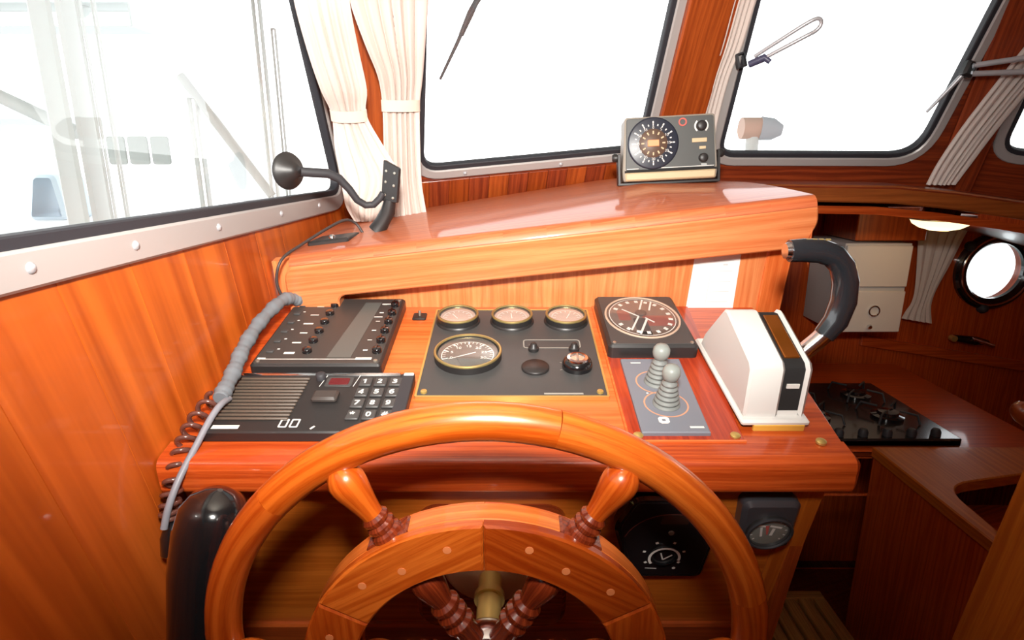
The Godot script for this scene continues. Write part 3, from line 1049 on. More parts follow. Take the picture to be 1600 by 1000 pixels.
	part(t, "lever", b, M.steel)
	# autopilot
	t = thing("autopilot_unit", "low black autopilot box with rows of small buttons and knobs", "autopilot", DASH * at(-0.289, 0.06, 0))
	b = MB.new()
	b.box(Vector3(0, 0, 0.011), Vector3(0.194, 0.230, 0.022), I, 0.003, 0.006)
	part(t, "case", b, M.black)
	b = MB.new()
	b.ext(MB.rrect(0.186, 0.222, 0.004), I, 0.0215, 0.0228, 0.0004)
	part(t, "face_plate", b, M.black_face)
	b = MB.new()
	b.ext(P2([0.012, -0.095, 0.048, -0.095, 0.058, 0.095, 0.03, 0.095]), I, 0.0227, 0.0233)
	part(t, "label_strip", b, mat(col(92, 92, 88), 0.5))
	for i in 6:
		var y := -0.078 + 0.032 * i
		b = MB.new()
		b.lathe([Vector2(0.0075, 0.0226), Vector2(0.0072, 0.029), Vector2(0.006, 0.0305), Vector2(0, 0.0305)], at(0.084, y, 0), 18)
		b.box(Vector3(0.084, y, 0.032), Vector3(0.0022, 0.012, 0.003), I.rotated_local(Vector3(0, 0, 1), 0.0))
		part(t, "right_knob", b, M.gloss_black)
		b = MB.new()
		b.lathe([Vector2(0.0075, 0.0226), Vector2(0.0072, 0.028), Vector2(0.006, 0.0295), Vector2(0, 0.0295)], at(-0.022, y, 0), 18)
		part(t, "middle_knob", b, M.gloss_black)
		b = MB.new()
		b.box(Vector3(-0.078, y, 0.0238), Vector3(0.011, 0.008, 0.003), I, 0.001)
		part(t, "button", b, M.panel_face)
	mk = MB.new()
	for i in 6:
		var y := -0.082 + 0.032 * i
		mk.stroke(I, Vector2(-0.056 + 0.002 * (i % 3), y), Vector2(-0.04, y), [0.006, 0.004, 0.0035, 0.004, 0.003, 0.002][i], 0.0231)
		mk.stroke(I, Vector2(0.062, y + 0.008), Vector2(0.069, y + 0.008), 0.002 if i % 2 else 0.0035, 0.0235)
		mk.stroke(I, Vector2(-0.07, y + 0.012), Vector2(-0.066, y + 0.012), 0.003, 0.0231)
	mk.stroke(I, Vector2(0.06, 0.088), Vector2(0.075, 0.088), 0.004, 0.0235)
	mk.stroke(I, Vector2(0.056, 0.038), Vector2(0.07, 0.038), 0.003, 0.0235)
	mk.stroke(I, Vector2(-0.09, -0.1), Vector2(0.08, -0.1), 0.0016, 0.0231)
	mk.stroke(I, Vector2(-0.09, -0.0985), Vector2(-0.078, -0.0985), 0.005, 0.0232)
	mk.stroke(I, Vector2(0.056, -0.0985), Vector2(0.08, -0.0985), 0.006, 0.0232)
	part(t, "print", mk, M.mark)
	for q in [[-0.087, -0.105], [0.087, -0.105], [0.087, 0.105], [-0.087, 0.105]]:
		b = MB.new()
		b.lathe([Vector2(0.0035, 0.0226), Vector2(0.003, 0.0245), Vector2(0, 0.025)], at(q[0], q[1], 0), 10)
		part(t, "corner_screw", b, M.steel)
	# radio telephone
	t = thing("marine_radio", "flat black marine radio with ribbed speaker grille and keypad", "radio", DASH * at(-0.266, -0.137, 0))
	b = MB.new()
	b.box(Vector3(0, 0, 0.008), Vector3(0.252, 0.136, 0.016), I, 0.002, 0.003)
	part(t, "case", b, M.black)
	b = MB.new()
	b.box(Vector3(-0.008, 0.0645, 0.0165), Vector3(0.228, 0.0055, 0.0035), I, 0.0012)
	part(t, "top_strip", b, M.chrome)
	b = MB.new()
	b.box(Vector3(0.117, 0.0, 0.0168), Vector3(0.018, 0.13, 0.003), I, 0.001)
	part(t, "mounting_ear", b, M.rubber)
	b = MB.new()
	b.box(Vector3(0.118, 0.062, 0.0185), Vector3(0.014, 0.006, 0.002), I, 0.0006)
	part(t, "ear_screw", b, M.mark)
	var gm := mat(col(84, 72, 62), 0.5)
	for i in 13:
		b = MB.new()
		var y := 0.052 - 0.0078 * i
		b.box(Vector3(-0.07, y, 0.0172), Vector3(0.098 - 0.0, 0.0042, 0.0035), I, 0.0012)
		part(t, "grille_rib", b, gm)
	b = MB.new()
	b.ext(MB.rrect(0.038, 0.024, 0.002), at(0.022, 0.046, 0), 0.0155, 0.0168, 0.0004)
	var dp := part(t, "display_bezel", b, M.panel_face)
	b = MB.new()
	b.ext(MB.rrect(0.028, 0.016, 0.0015), at(0.022, 0.046, 0), 0.0168, 0.0174, 0.0003)
	part(dp, "display", b, M.display, "dark red display window")
	b = MB.new()
	b.box(Vector3(0.014, 0.005, 0.0195), Vector3(0.034, 0.022, 0.009), I, 0.003)
	part(t, "push_bar", b, M.black_face)
	b = MB.new()
	b.lathe([Vector2(0.007, 0.016), Vector2(0.0068, 0.024), Vector2(0.005, 0.0255), Vector2(0, 0.0255)], at(-0.006, 0.054, 0), 18)
	part(t, "volume_knob", b, M.rubber)
	for r in 4:
		for k in 3:
			b = MB.new()
			var px := 0.060 + 0.021 * k
			var py := 0.044 - 0.026 * r
			b.box(Vector3(px, py, 0.0172), Vector3(0.017, 0.02, 0.0035), I, 0.0012)
			var key := part(t, "keypad_key", b, M.panel_face)
			text(key, "key_digit", "123456789*0#"[r * 3 + k], 0.014, M.mark, at(px - 0.001, py, 0.0191), true)
	mk = MB.new()
	mk.stroke(I, Vector2(-0.112, -0.058), Vector2(-0.078, -0.058), 0.0075, 0.0163)
	mk.stroke(I, Vector2(-0.121, -0.058), Vector2(-0.115, -0.058), 0.0025, 0.0163)
	mk.stroke(I, Vector2(-0.118, -0.061), Vector2(-0.118, -0.055), 0.0025, 0.0163)
	mk.stroke(I, Vector2(0.013, -0.062), Vector2(0.017, -0.056), 0.003, 0.0163)
	mk.stroke(I, Vector2(-0.003, 0.034), Vector2(0.001, 0.062), 0.001, 0.0163)
	mk.stroke(I, Vector2(0.044, 0.034), Vector2(0.048, 0.062), 0.001, 0.0163)
	for q in [[-0.024, -0.05], [-0.010, -0.05]]:
		mk.ring(MB.rrect(0.011, 0.017, 0.001), MB.rrect(0.007, 0.013, 0.0008), at(q[0], q[1], 0), 0.0160, 0.0164)
	part(t, "print", mk, M.mark)
	# rudder angle indicator
	t = thing("rudder_indicator", "square dark grey rudder indicator box with large round dial", "indicator", DASH * at(0.219, 0.088, 0.003))
	b = MB.new()
	b.ext(MB.rrect(0.140, 0.182, 0.008), I, 0.0, 0.022, 0.004)
	part(t, "case", b, M.black)
	b = MB.new()
	b.ext(MB.rrect(0.130, 0.172, 0.005), I, 0.0215, 0.0228, 0.0004)
	part(t, "face_plate", b, M.panel_face)
	b = MB.new()
	b.ring(MB.circle(0.0625, 48, Vector2(0, 0.006), 0.076), MB.circle(0.059, 48, Vector2(0, 0.006), 0.0725), I, 0.0226, 0.0246, 0.0008)
	var rg := part(t, "dial_ring", b, mat(col(196, 170, 150), 0.4))
	b = MB.new()
	b.ext(MB.circle(0.0592, 48, Vector2(0, 0.006), 0.0727), I, 0.0226, 0.0230)
	part(rg, "dial", b, M.dial_face)
	var xr := at(0, 0.006, 0) * Transform3D(Basis(Vector3(1, 0, 0), Vector3(0, 1.23, 0), Vector3(0, 0, 1)), Vector3.ZERO)
	b = MB.new()
	b.ext(MB.rrect(0.05, 0.03, 0.004), xr * at(0.025, -0.012, 0), 0.0230, 0.0233)
	b.ext(MB.rrect(0.02, 0.03, 0.004), xr * at(-0.03, 0.004, 0), 0.0230, 0.0233)
	part(rg, "red_zone", b, M.dial_red)
	b = MB.new()
	b.ext(MB.rrect(0.022, 0.05, 0.002), xr * at(-0.006, -0.03, 0), 0.0231, 0.0234)
	b.lathe([Vector2(0.010, 0.0232), Vector2(0.009, 0.026), Vector2(0, 0.0265)], at(0.0, 0.018, 0), 20)
	part(rg, "pivot_boss", b, M.slot)
	mk = MB.new()
	mk.ticks(xr, Vector2.ZERO, 0.043, 0.050, 150, -150, 16, 0.006, 0.0236)
	mk.arc(xr, Vector2.ZERO, 0.0545, 0, 360, 0.0012, 0.0236)
	mk.stroke(xr, Vector2(-0.03, 0.022), Vector2(-0.006, 0.0), 0.003, 0.0238)
	mk.stroke(xr, Vector2(-0.006, 0.0), Vector2(-0.026, -0.04), 0.003, 0.0238)
	mk.stroke(xr, Vector2(0.0, 0.02), Vector2(0.012, 0.052), 0.003, 0.0238)
	mk.stroke(xr, Vector2(0.016, 0.018), Vector2(0.026, 0.046), 0.003, 0.0238)
	mk.stroke(xr, Vector2(0.006, -0.008), Vector2(-0.014, -0.05), 0.0035, 0.0238)
	mk.stroke(xr, Vector2(0.004, -0.004), Vector2(0.016, -0.018), 0.003, 0.0239)
	part(rg, "dial_markings", mk, M.mark)
	lens(t, 0, 0.006, 0.058, 0.0255, M.lens, 0.001)
	for q in [[-0.06, -0.083], [0.06, -0.083]]:
		b = MB.new()
		b.lathe([Vector2(0.003, 0.0226), Vector2(0.0026, 0.0245), Vector2(0, 0.025)], at(q[0], q[1], 0), 10)
		part(t, "corner_screw", b, M.steel)

func joystick(t: Node3D, x: float, y: float, lean: Vector2):
	var b := MB.new()
	var prof := []
	for i in 6:
		var z := 0.004 + 0.0062 * i
		var r := 0.0185 - 0.0016 * i
		prof.append(Vector2(r - 0.0022, z))
		prof.append(Vector2(r, z + 0.0014))
		prof.append(Vector2(r, z + 0.0036))
		prof.append(Vector2(r - 0.0026, z + 0.0052))
	prof.append(Vector2(0.006, 0.043))
	prof.append(Vector2(0, 0.0435))
	var sh := Transform3D(Basis(Vector3(1, 0, 0), Vector3(0, 1, 0), Vector3(lean.x, lean.y, 1)), Vector3(x, y, 0))
	b.lathe(prof, sh, 24, 0.3)
	var j := part(t, "joystick_boot", b, M.grey_rubber, "ribbed grey rubber boot")
	b = MB.new()
	b.lathe([Vector2(0, 0.041), Vector2(0.006, 0.0415), Vector2(0.0105, 0.046), Vector2(0.0122, 0.052), Vector2(0.0116, 0.058), Vector2(0.0085, 0.0625), Vector2(0.004, 0.0645), Vector2(0, 0.065)], sh, 22, 0.2)
	part(j, "joystick_ball", b, M.grey_ball)

func build_controls():
	var I := Transform3D.IDENTITY
	var t := thing("thruster_panel", "slate grey joystick panel with two ribbed control sticks", "control panel", DASH * at(0.2095, -0.103, 0.003))
	var b := MB.new()
	b.ext(P2([-0.045, -0.093, 0.042, -0.093, 0.047, 0.088, -0.043, 0.088]), I, 0.0, 0.006, 0.0015)
	part(t, "panel_plate", b, M.grey_panel)
	var m := MB.new()
	for q in [[-0.002, 0.022], [-0.001, -0.032]]:
		m.arc(I, Vector2(q[0], q[1]), 0.029, 0, 360, 0.0022, 0.0063)
	part(t, "pink_ring_print", m, M.mark_pink)
	m = MB.new()
	m.ring(MB.rrect(0.014, 0.014, 0.003), MB.rrect(0.005, 0.005, 0.001), at(-0.012, -0.068, 0), 0.0058, 0.0064)
	m.stroke(I, Vector2(0.018, -0.083), Vector2(0.036, -0.083), 0.0042, 0.0063)
	m.stroke(I, Vector2(-0.03, 0.075), Vector2(-0.015, 0.075), 0.003, 0.0063)
	m.arc(I, Vector2(-0.021, -0.006), 0.0008, 0, 360, 0.0016, 0.0063)
	part(t, "print", m, M.mark)
	joystick(t, -0.002, 0.022, Vector2(0.05, 0.1))
	joystick(t, -0.001, -0.032, Vector2(0.05, 0.08))

	# engine control
	t = thing("throttle_control", "white wedge-shaped engine control box with a black-gripped chrome lever", "throttle", DASH * at(0.339, -0.07, 0))
	var side := Transform3D(Basis(Vector3(0, 1, 0), Vector3(0, 0, 1), Vector3(1, 0, 0)), Vector3.ZERO)
	b = MB.new()
	b.box(Vector3(0, 0.0, 0.002), Vector3(0.078, 0.205, 0.008), I, 0.001)
	part(t, "gasket", b, M.slot)
	b = MB.new()
	b.box(Vector3(0.005, -0.109, 0.004), Vector3(0.066, 0.006, 0.011), I, 0.0015)
	part(t, "front_label_strip", b, M.yellow, "yellow strip along the foot")
	b = MB.new()
	b.box(Vector3(0, 0, 0.0105), Vector3(0.088, 0.222, 0.009), I, 0.003)
	part(t, "base_flange", b, M.white)
	# two white shells with a dark slot between them
	var prof := P2([-0.102, 0.014, 0.094, 0.014, 0.082, 0.04, 0.025, 0.108, 0.012, 0.112, -0.088, 0.090, -0.096, 0.082])
	for q in [["shell", -0.040, 0.006], ["outer_shell", 0.030, 0.040]]:
		b = MB.new()
		b.ext(prof, side, q[1], q[2], 0.005, 0.005 if q[2] > 0.02 else 0.003)
		part(t, q[0], b, M.white)
	b = MB.new()
	b.ext(MB.inset(MB.ccw(prof), 0.004), side, 0.005, 0.031)
	var sl := part(t, "slot_cover", b, M.slot)
	b = MB.new()
	b.ext(P2([-0.099, 0.014, -0.092, 0.014, -0.086, 0.03, -0.0955, 0.03]), side, 0.005, 0.031)
	part(t, "front_bridge", b, M.white)
	m = MB.new()
	m.box(Vector3(0.018, -0.0957, 0.058), Vector3(0.016, 0.002, 0.006), I)
	part(sl, "print", m, M.mark)
	b = MB.new()
	b.box(Vector3(0.018, 0.0, 0.0), Vector3(0.020, 0.085, 0.004), Transform3D(Basis(Vector3(1, 0, 0), 0.217), Vector3(0, -0.036, 0.0985)), 0.001)
	part(sl, "amber_window", b, mat(col(150, 84, 30), 0.12, 0.6))
	# lever, in the console's own upright directions
	var inv := (DASH * at(0.339, -0.07, 0)).affine_inverse()
	var lv := []
	for p in [Vector3(0.385, 1.215, -0.80), Vector3(0.405, 1.236, -0.80), Vector3(0.428, 1.258, -0.80), Vector3(0.443, 1.274, -0.80)]:
		lv.append(inv * p)
	b = MB.new()
	b.tube(lv, 0.0135, 4, false, 1.0, Vector3(0, 0.3, 1))
	var le := part(t, "lever_arm", b, M.chrome)
	b = MB.new()
	b.lathe([Vector2(0.0, 0.038), Vector2(0.02, 0.039), Vector2(0.02, 0.052), Vector2(0.015, 0.058), Vector2(0, 0.058)], Transform3D(Basis(Vector3(0, 1, 0), Vector3(0, 0, 1), Vector3(1, 0, 0)), Vector3(0, 0.0, 0.05)), 24)
	part(t, "lever_pivot", b, M.chrome)
	var gp := []
	for p in [Vector3(0.436, 1.266, -0.80), Vector3(0.450, 1.287, -0.80), Vector3(0.457, 1.315, -0.80), Vector3(0.456, 1.342, -0.80), Vector3(0.448, 1.365, -0.80), Vector3(0.434, 1.379, -0.80), Vector3(0.415, 1.385, -0.80), Vector3(0.392, 1.386, -0.80), Vector3(0.374, 1.385, -0.80)]:
		gp.append(inv * p)
	b = MB.new()
	b.tube(gp, [0.0145, 0.0165, 0.0170, 0.0168, 0.0165, 0.0165, 0.0165, 0.0160, 0.0150], 20)
	var gr := part(t, "grip", b, M.grip, "curved glossy black grip")
	b = MB.new()
	b.tube([gp[8], gp[8] + (gp[8] - gp[7]).normalized() * 0.006], [0.012, 0.0105], 20)
	part(gr, "release_button", b, M.chrome)
	m = MB.new()
	for i in 4:
		var q: Vector3 = inv * Vector3(0.396 + 0.009 * i, 1.4008, -0.797)
		m.box(q, Vector3(0.006, 0.003, 0.0015))
	part(gr, "grip_print", m, M.brass)

func build_pedestal_instruments():
	var I := Transform3D.IDENTITY
	# speed and depth repeater
	var t := thing("speed_log", "large black instrument with a faint arc and small round meter behind wheel", "instrument", PED * at(0.208, -0.076, 0))
	var b := MB.new()
	var shape := MB.round_poly(P2([-0.042, -0.088, 0.062, -0.088, 0.068, 0.0, 0.056, 0.078, -0.052, 0.078, -0.073, 0.02]), [0.014])
	b.ext(shape, I, 0.0, 0.016, 0.004)
	part(t, "case", b, M.gloss_black)
	b = MB.new()
	b.ext(MB.inset(MB.ccw(shape), 0.008), I, 0.0155, 0.0168, 0.0004)
	part(t, "face_plate", b, M.dark_dial)
	var m := MB.new()
	m.arc(I, Vector2(0.002, -0.012), 0.061, 165, 25, 0.0012, 0.0171)
	part(t, "scale_arc", m, mat(col(140, 84, 76), 0.6))
	b = MB.new()
	b.ext(MB.rrect(0.036, 0.018, 0.001), at(0.006, 0.038, 0), 0.0166, 0.0172)
	part(t, "display_window", b, mat(col(66, 44, 36), 0.3))
	b = MB.new()
	b.lathe([Vector2(0.004, 0.0166), Vector2(0.0036, 0.0186), Vector2(0, 0.019)], at(0.004, 0.012, 0), 14)
	part(t, "push_knob", b, M.mark_dim)
	var g := gauge(t, "small_meter", 0.0, -0.035, 0.019, M.gloss_black, M.dial_red, 0.0215, 0.0165)
	m = MB.new()
	m.arc(I, Vector2(0, -0.035), 0.0205, 215, -15, 0.0036, 0.0222)
	m.ticks(I, Vector2(0, -0.035), 0.026, 0.030, 215, -35, 6, 0.004, 0.0171)
	m.stroke(I, Vector2(-0.002, -0.038), Vector2(0.01, -0.028), 0.0022, 0.0222)
	m.stroke(I, Vector2(-0.002, -0.038), Vector2(-0.006, -0.024), 0.002, 0.0222)
	m.arc(I, Vector2(0.018, -0.064), 0.0012, 0, 360, 0.0024, 0.0171)
	m.stroke(I, Vector2(-0.022, -0.064), Vector2(-0.006, -0.065), 0.0015, 0.0171)
	part(g, "dial_markings", m, M.mark)
	# small square gauge
	t = thing("pressure_gauge", "small rounded square gauge in a dark case beside the corner stile", "gauge", PED * at(0.337, -0.046, 0))
	b = MB.new()
	var sq := MB.round_poly(P2([-0.034, -0.045, 0.038, -0.045, 0.034, 0.044, -0.042, 0.044]), [0.014])
	b.ext(sq, I, 0.0, 0.022, 0.006)
	part(t, "case", b, mat(col(62, 60, 64), 0.35, 0.0, 0.3))
	g = gauge(t, "dial_ring", 0.0, -0.008, 0.030, M.rubber, mat(col(118, 120, 112), 0.4), 0.0290, 0.02)
	m = MB.new()
	m.stroke(I, Vector2(-0.017, 0.004), Vector2(-0.004, 0.002), 0.0035, 0.0229)
	m.stroke(I, Vector2(0.0, 0.003), Vector2(0.016, -0.001), 0.0035, 0.0229)
	m.stroke(I, Vector2(-0.011, 0.0), Vector2(-0.008, -0.018), 0.003, 0.0229)
	m.stroke(I, Vector2(0.006, -0.002), Vector2(0.004, -0.016), 0.004, 0.0229)
	m.ticks(I, Vector2(0, -0.008), 0.021, 0.024, 220, -40, 12, 0.0016, 0.0229)
	part(g, "dial_markings", m, M.mark)
	m = MB.new()
	m.stroke(I, Vector2(-0.004, 0.004), Vector2(-0.001, -0.014), 0.005, 0.0232, 0.002)
	part(g, "red_needle", m, M.mark_red)
	lens(g, 0, -0.008, 0.026, 0.0255, M.lens, 0.002)
	# glossy black post by the wall
	t = thing("grab_post", "glossy black round-topped post standing beside the coiled cord", "post", Transform3D(Basis.IDENTITY, Vector3(-0.352, 0.02, -0.60)))
	b = MB.new()
	var r := 0.036
	b.tube([Vector3(-0.032, 0, 0.03), Vector3(-0.028, 0.3, 0.03), Vector3(-0.026, 0.6, 0.025), Vector3(-0.024, 0.8, 0.02), Vector3(-0.02, 0.92, 0.01), Vector3(-0.008, 1.02, 0), Vector3(0.002, 1.065, -0.005), Vector3(0.010, 1.092, -0.008), Vector3(0.014, 1.106, -0.01), Vector3(0.016, 1.114, -0.011), Vector3(0.017, 1.1165, -0.011)], [0.034, 0.034, 0.035, 0.036, 0.037, 0.040, 0.041, 0.0385, 0.030, 0.016, 0.003], 28)
	part(t, "post_body", b, M.gloss_black)
	b = MB.new()
	b.lathe([Vector2(0, 0), Vector2(0.05, 0), Vector2(0.05, 0.006), Vector2(0.034, 0.012), Vector2(0, 0.012)], Transform3D(Basis(Vector3(1, 0, 0), Vector3(0, 0, -1), Vector3(0, 1, 0)), Vector3(-0.032, 0, 0.03)), 28)
	part(t, "base_plate", b, M.black)
	# paper card on the back panel
	t = thing("paper_card", "white printed card pinned under the coaming on the wooden panel", "card", BULK * at(0.362, 0.057, 0.0))
	b = MB.new()
	b.ext(P2([-0.043, -0.058, 0.043, -0.058, 0.040, 0.058, -0.040, 0.053]), I, 0.0004, 0.0014)
	part(t, "sheet", b, M.paper)
	m = MB.new()
	for i in 5:
		m.stroke(I, Vector2(-0.006, 0.035 - 0.02 * i), Vector2(0.03, 0.036 - 0.02 * i), 0.0008, 0.0016)
	m.stroke(I, Vector2(-0.008, 0.02), Vector2(-0.009, -0.05), 0.0007, 0.0016)
	m.stroke(I, Vector2(0.012, 0.028), Vector2(0.02, 0.028), 0.003, 0.0016)
	part(t, "print", m, M.paper_ink)

func build_coaming_things():
	var I := Transform3D.IDENTITY
	# echo sounder in its bracket; face tipped back a little and turned towards the helm
	var bas := Basis(Vector3(0, 1, 0), -0.06) * Basis(Vector3(0, 0, 1), 0.05) * Basis(Vector3(1, 0, 0), -0.10)
	var t := thing("echo_sounder", "grey echo sounder with round numbered dial standing on the coaming", "echo sounder", Transform3D(bas, Vector3(0.352, 1.463, -1.36)))
	var b := MB.new()
	var sec := P2([-0.102, 0.0, 0.100, 0.0, 0.103, 0.02, 0.096, 0.138, -0.098, 0.138, -0.104, 0.02])
	b.ext(MB.round_poly(sec, [0.006]), I, -0.07, 0.0, 0.003, 0.004)
	part(t, "case", b, M.sounder_case)
	b = MB.new()
	b.ext(MB.round_poly(P2([-0.098, 0.024, 0.097, 0.024, 0.092, 0.134, -0.095, 0.134]), [0.005]), I, 0.0, 0.005, 0.001)
	part(t, "face_plate", b, M.sounder_face)
	b = MB.new()
	b.ext(MB.round_poly(P2([-0.098, 0.001, 0.097, 0.001, 0.098, 0.019, -0.1, 0.019]), [0.004]), I, 0.0, 0.008, 0.003)
	part(t, "lower_band", b, M.beige)
	b = MB.new()
	b.box(Vector3(0, 0.0215, 0.003), Vector3(0.2, 0.004, 0.006), I)
	part(t, "shadow_gap", b, M.slot)
	var c := Vector2(-0.038, 0.080)
	b = MB.new()
	b.lathe([Vector2(0.056, 0.0045), Vector2(0.055, 0.007), Vector2(0.052, 0.008), Vector2(0, 0.008)], at(c.x, c.y, 0), 48)
	var d := part(t, "dial_disc", b, mat(col(38, 42, 54), 0.35))
	b = MB.new()
	b.lathe([Vector2(0.031, 0.0078), Vector2(0.030, 0.009), Vector2(0, 0.009)], at(c.x, c.y, 0), 36)
	part(d, "inner_disc", b, mat(col(92, 72, 60), 0.45))
	b = MB.new()
	b.box(Vector3(c.x, c.y, 0.0105), Vector3(0.025, 0.014, 0.004), I, 0.001)
	part(d, "amber_window", b, M.amber)
	var m := MB.new()
	m.ticks(I, c, 0.037, 0.041, 0, 345, 24, 0.0024, 0.0084)
	m.ticks(I, c, 0.042, 0.047, 90, 90 + 330, 12, 0.0028, 0.0084)
	part(d, "dial_markings", m, M.mark)
	m = MB.new()
	m.ticks(I, c, 0.0195, 0.026, 0, 330, 12, 0.003, 0.0094)
	part(d, "inner_markings", m, M.beige)
	for i in 12:
		var a := spread(90 - 30.0 * i)
		text(d, "numeral", str(i * 5), 0.0075, M.mark, at(c.x + a.x * 0.0335, c.y + a.y * 0.0335, 0.0093))
	b = MB.new()
	b.ring(MB.circle(0.009, 24), MB.circle(0.006, 24), at(0.026, 0.122, 0), 0.0045, 0.0068, 0.0006)
	part(t, "red_ring", b, mat(col(206, 96, 84), 0.5))
	b = MB.new()
	b.lathe([Vector2(0.011, 0.005), Vector2(0.0105, 0.013), Vector2(0.008, 0.015), Vector2(0, 0.015)], at(0.066, 0.112, 0), 22)
	part(t, "gain_knob", b, M.black)
	b = MB.new()
	b.lathe([Vector2(0.010, 0.005), Vector2(0.0095, 0.013), Vector2(0.007, 0.015), Vector2(0, 0.015)], at(0.070, 0.044, 0), 22)
	part(t, "range_knob", b, M.black)
	m = MB.new()
	m.arc(I, Vector2(0.066, 0.112), 0.0135, 130, 230, 0.0035, 0.0055)
	m.arc(I, Vector2(0.066, 0.112), 0.0135, 50, -50, 0.0035, 0.0055)
	m.stroke(I, Vector2(0.066, 0.0305), Vector2(0.078, 0.030), 0.002, 0.0055)
	m.stroke(I, Vector2(-0.096, 0.027), Vector2(-0.07, 0.027), 0.0012, 0.0055)
	m.stroke(I, Vector2(-0.02, 0.027), Vector2(0.094, 0.027), 0.0012, 0.0055)
	part(t, "print", m, M.mark)
	b = MB.new()
	b.box(Vector3(0.062, 0.082, 0.006), Vector3(0.032, 0.009, 0.003), I, 0.0008)
	b.box(Vector3(0.069, 0.066, 0.0055), Vector3(0.014, 0.006, 0.002), I, 0.0005)
	part(t, "makers_plate", b, M.beige)
	b = MB.new()
	for s in [-1.0, 1.0]:
		b.box(Vector3(0.110 * s, 0.030, -0.03), Vector3(0.006, 0.066, 0.03), I, 0.001)
	b.box(Vector3(0, -0.004, -0.03), Vector3(0.226, 0.006, 0.03), I, 0.001)
	part(t, "bracket", b, M.black)
	for s in [-1.0, 1.0]:
		b = MB.new()
		b.lathe([Vector2(0, 0.0), Vector2(0.009, 0.001), Vector2(0.0095, 0.008), Vector2(0.007, 0.012), Vector2(0, 0.012)], Transform3D(Basis(Vector3(0, 1, 0), Vector3(0, 0, s), Vector3(s, 0, 0)), Vector3(0.112 * s, 0.056, -0.03)), 20)
		part(t, "clamp_knob", b, M.black)

	# swivel arm with a round pad
	t = thing("gooseneck_mount", "black bent-arm mount with round pad and drilled plate before the curtains", "mount", Transform3D(Basis.IDENTITY, Vector3(-0.262, 1.36, -1.16)))
	var o := Vector3(-0.262, 1.36, -1.16)
	b = MB.new()
	var pts := []
	for p in [Vector3(-0.381, 1.485, -1.09), Vector3(-0.36, 1.483, -1.10), Vector3(-0.335, 1.481, -1.115), Vector3(-0.318, 1.472, -1.125), Vector3(-0.303, 1.452, -1.135), Vector3(-0.291, 1.432, -1.14), Vector3(-0.278, 1.422, -1.15), Vector3(-0.263, 1.423, -1.15), Vector3(-0.250, 1.435, -1.15), Vector3(-0.244, 1.445, -1.15)]:
		pts.append(p - o)
	b.tube(pts, [0.0085, 0.0085, 0.0085, 0.0078, 0.007, 0.0068, 0.0068, 0.0068, 0.0066, 0.006], 14)
	part(t, "bent_arm", b, M.rubber)
	b = MB.new()
	var px := Basis(Vector3(0, 1, 0), -1.05) * Basis(Vector3(1, 0, 0), 0.1)
	b.lathe([Vector2(0, -0.006), Vector2(0.030, -0.006), Vector2(0.033, -0.002), Vector2(0.030, 0.004), Vector2(0.018, 0.008), Vector2(0.011, 0.02), Vector2(0, 0.022)], Transform3D(Basis(Vector3(0, 0, 1), Vector3(0, 1, 0), Vector3(1, 0, 0)) * Basis(Vector3(0, 1, 0), 0.55), Vector3(-0.395, 1.486, -1.085) - o), 30)
	part(t, "round_pad", b, M.black)
	b = MB.new()
	var pt := Transform3D(Basis(Vector3(0, 0, 1), -0.12) * Basis(Vector3(0, 1, 0), -0.35), Vector3(-0.228, 1.464, -1.15) - o)
	b.ext(MB.round_poly(P2([-0.017, -0.036, 0.017, -0.036, 0.017, 0.028, -0.017, 0.04]), [0.003]), pt, -0.004, 0.004, 0.001)
	var dp := part(t, "drilled_plate", b, M.black)
	for q in [[-0.009, -0.024], [-0.009, 0.0], [-0.009, 0.02], [0.009, -0.028], [0.009, -0.005], [0.009, 0.018]]:
		b = MB.new()
		b.lathe([Vector2(0.0028, 0.0035), Vector2(0.0024, 0.0052), Vector2(0, 0.0056)], pt * at(q[0], q[1], 0), 12)
		part(dp, "rivet", b, M.steel)
	b = MB.new()
	pts = []
	for p in [Vector3(-0.232, 1.432, -1.155), Vector3(-0.238, 1.41, -1.158), Vector3(-0.25, 1.39, -1.16), Vector3(-0.262, 1.372, -1.16)]:
		pts.append(p - o)
	b.tube(pts, [0.011, 0.014, 0.014, 0.017], 14)
	part(t, "swivel_foot", b, M.black)
	b = MB.new()
	b.box(Vector3(-0.006, 0.003, 0), Vector3(0.05, 0.008, 0.05), Transform3D(Basis(Vector3(0, 0, 1), 0.115), Vector3.ZERO), 0.002)
	part(t, "base_plate", b, M.black)

	# flat black box at the wall end of the coaming
	t = thing("junction_box", "flat dark box with chrome button lying at the wall end of coaming", "box", Transform3D(Basis(Vector3(0, 1, 0), 0.0) * Basis(Vector3(0, 0, 1), 0.115), Vector3(-0.332, 1.352, -1.12)))
	b = MB.new()
	b.box(Vector3(0, 0.008, 0), Vector3(0.075, 0.012, 0.09), I, 0.003)
	part(t, "case", b, M.black)
	b = MB.new()
	b.lathe([Vector2(0.006, 0), Vector2(0.006, 0.004), Vector2(0.004, 0.007), Vector2(0, 0.008)], Transform3D(Basis(Vector3(1, 0, 0), Vector3(0, 0, -1), Vector3(0, 1, 0)), Vector3(0.004, 0.013, 0.026)), 16)
	part(t, "chrome_button", b, M.chrome)

func shifted(a: Array, o: Vector3) -> Array:
	var r := []
	for p in a:
		r.append(p - o)
	return r

func smooth(a: Array, per := 6) -> Array:
	var r := []
	var n := a.size()
	for i in n - 1:
		for k in per:
			r.append(a[i].cubic_interpolate(a[i + 1], a[maxi(i - 1, 0)], a[mini(i + 2, n - 1)], float(k) / per))
	r.append(a[n - 1])
	return r

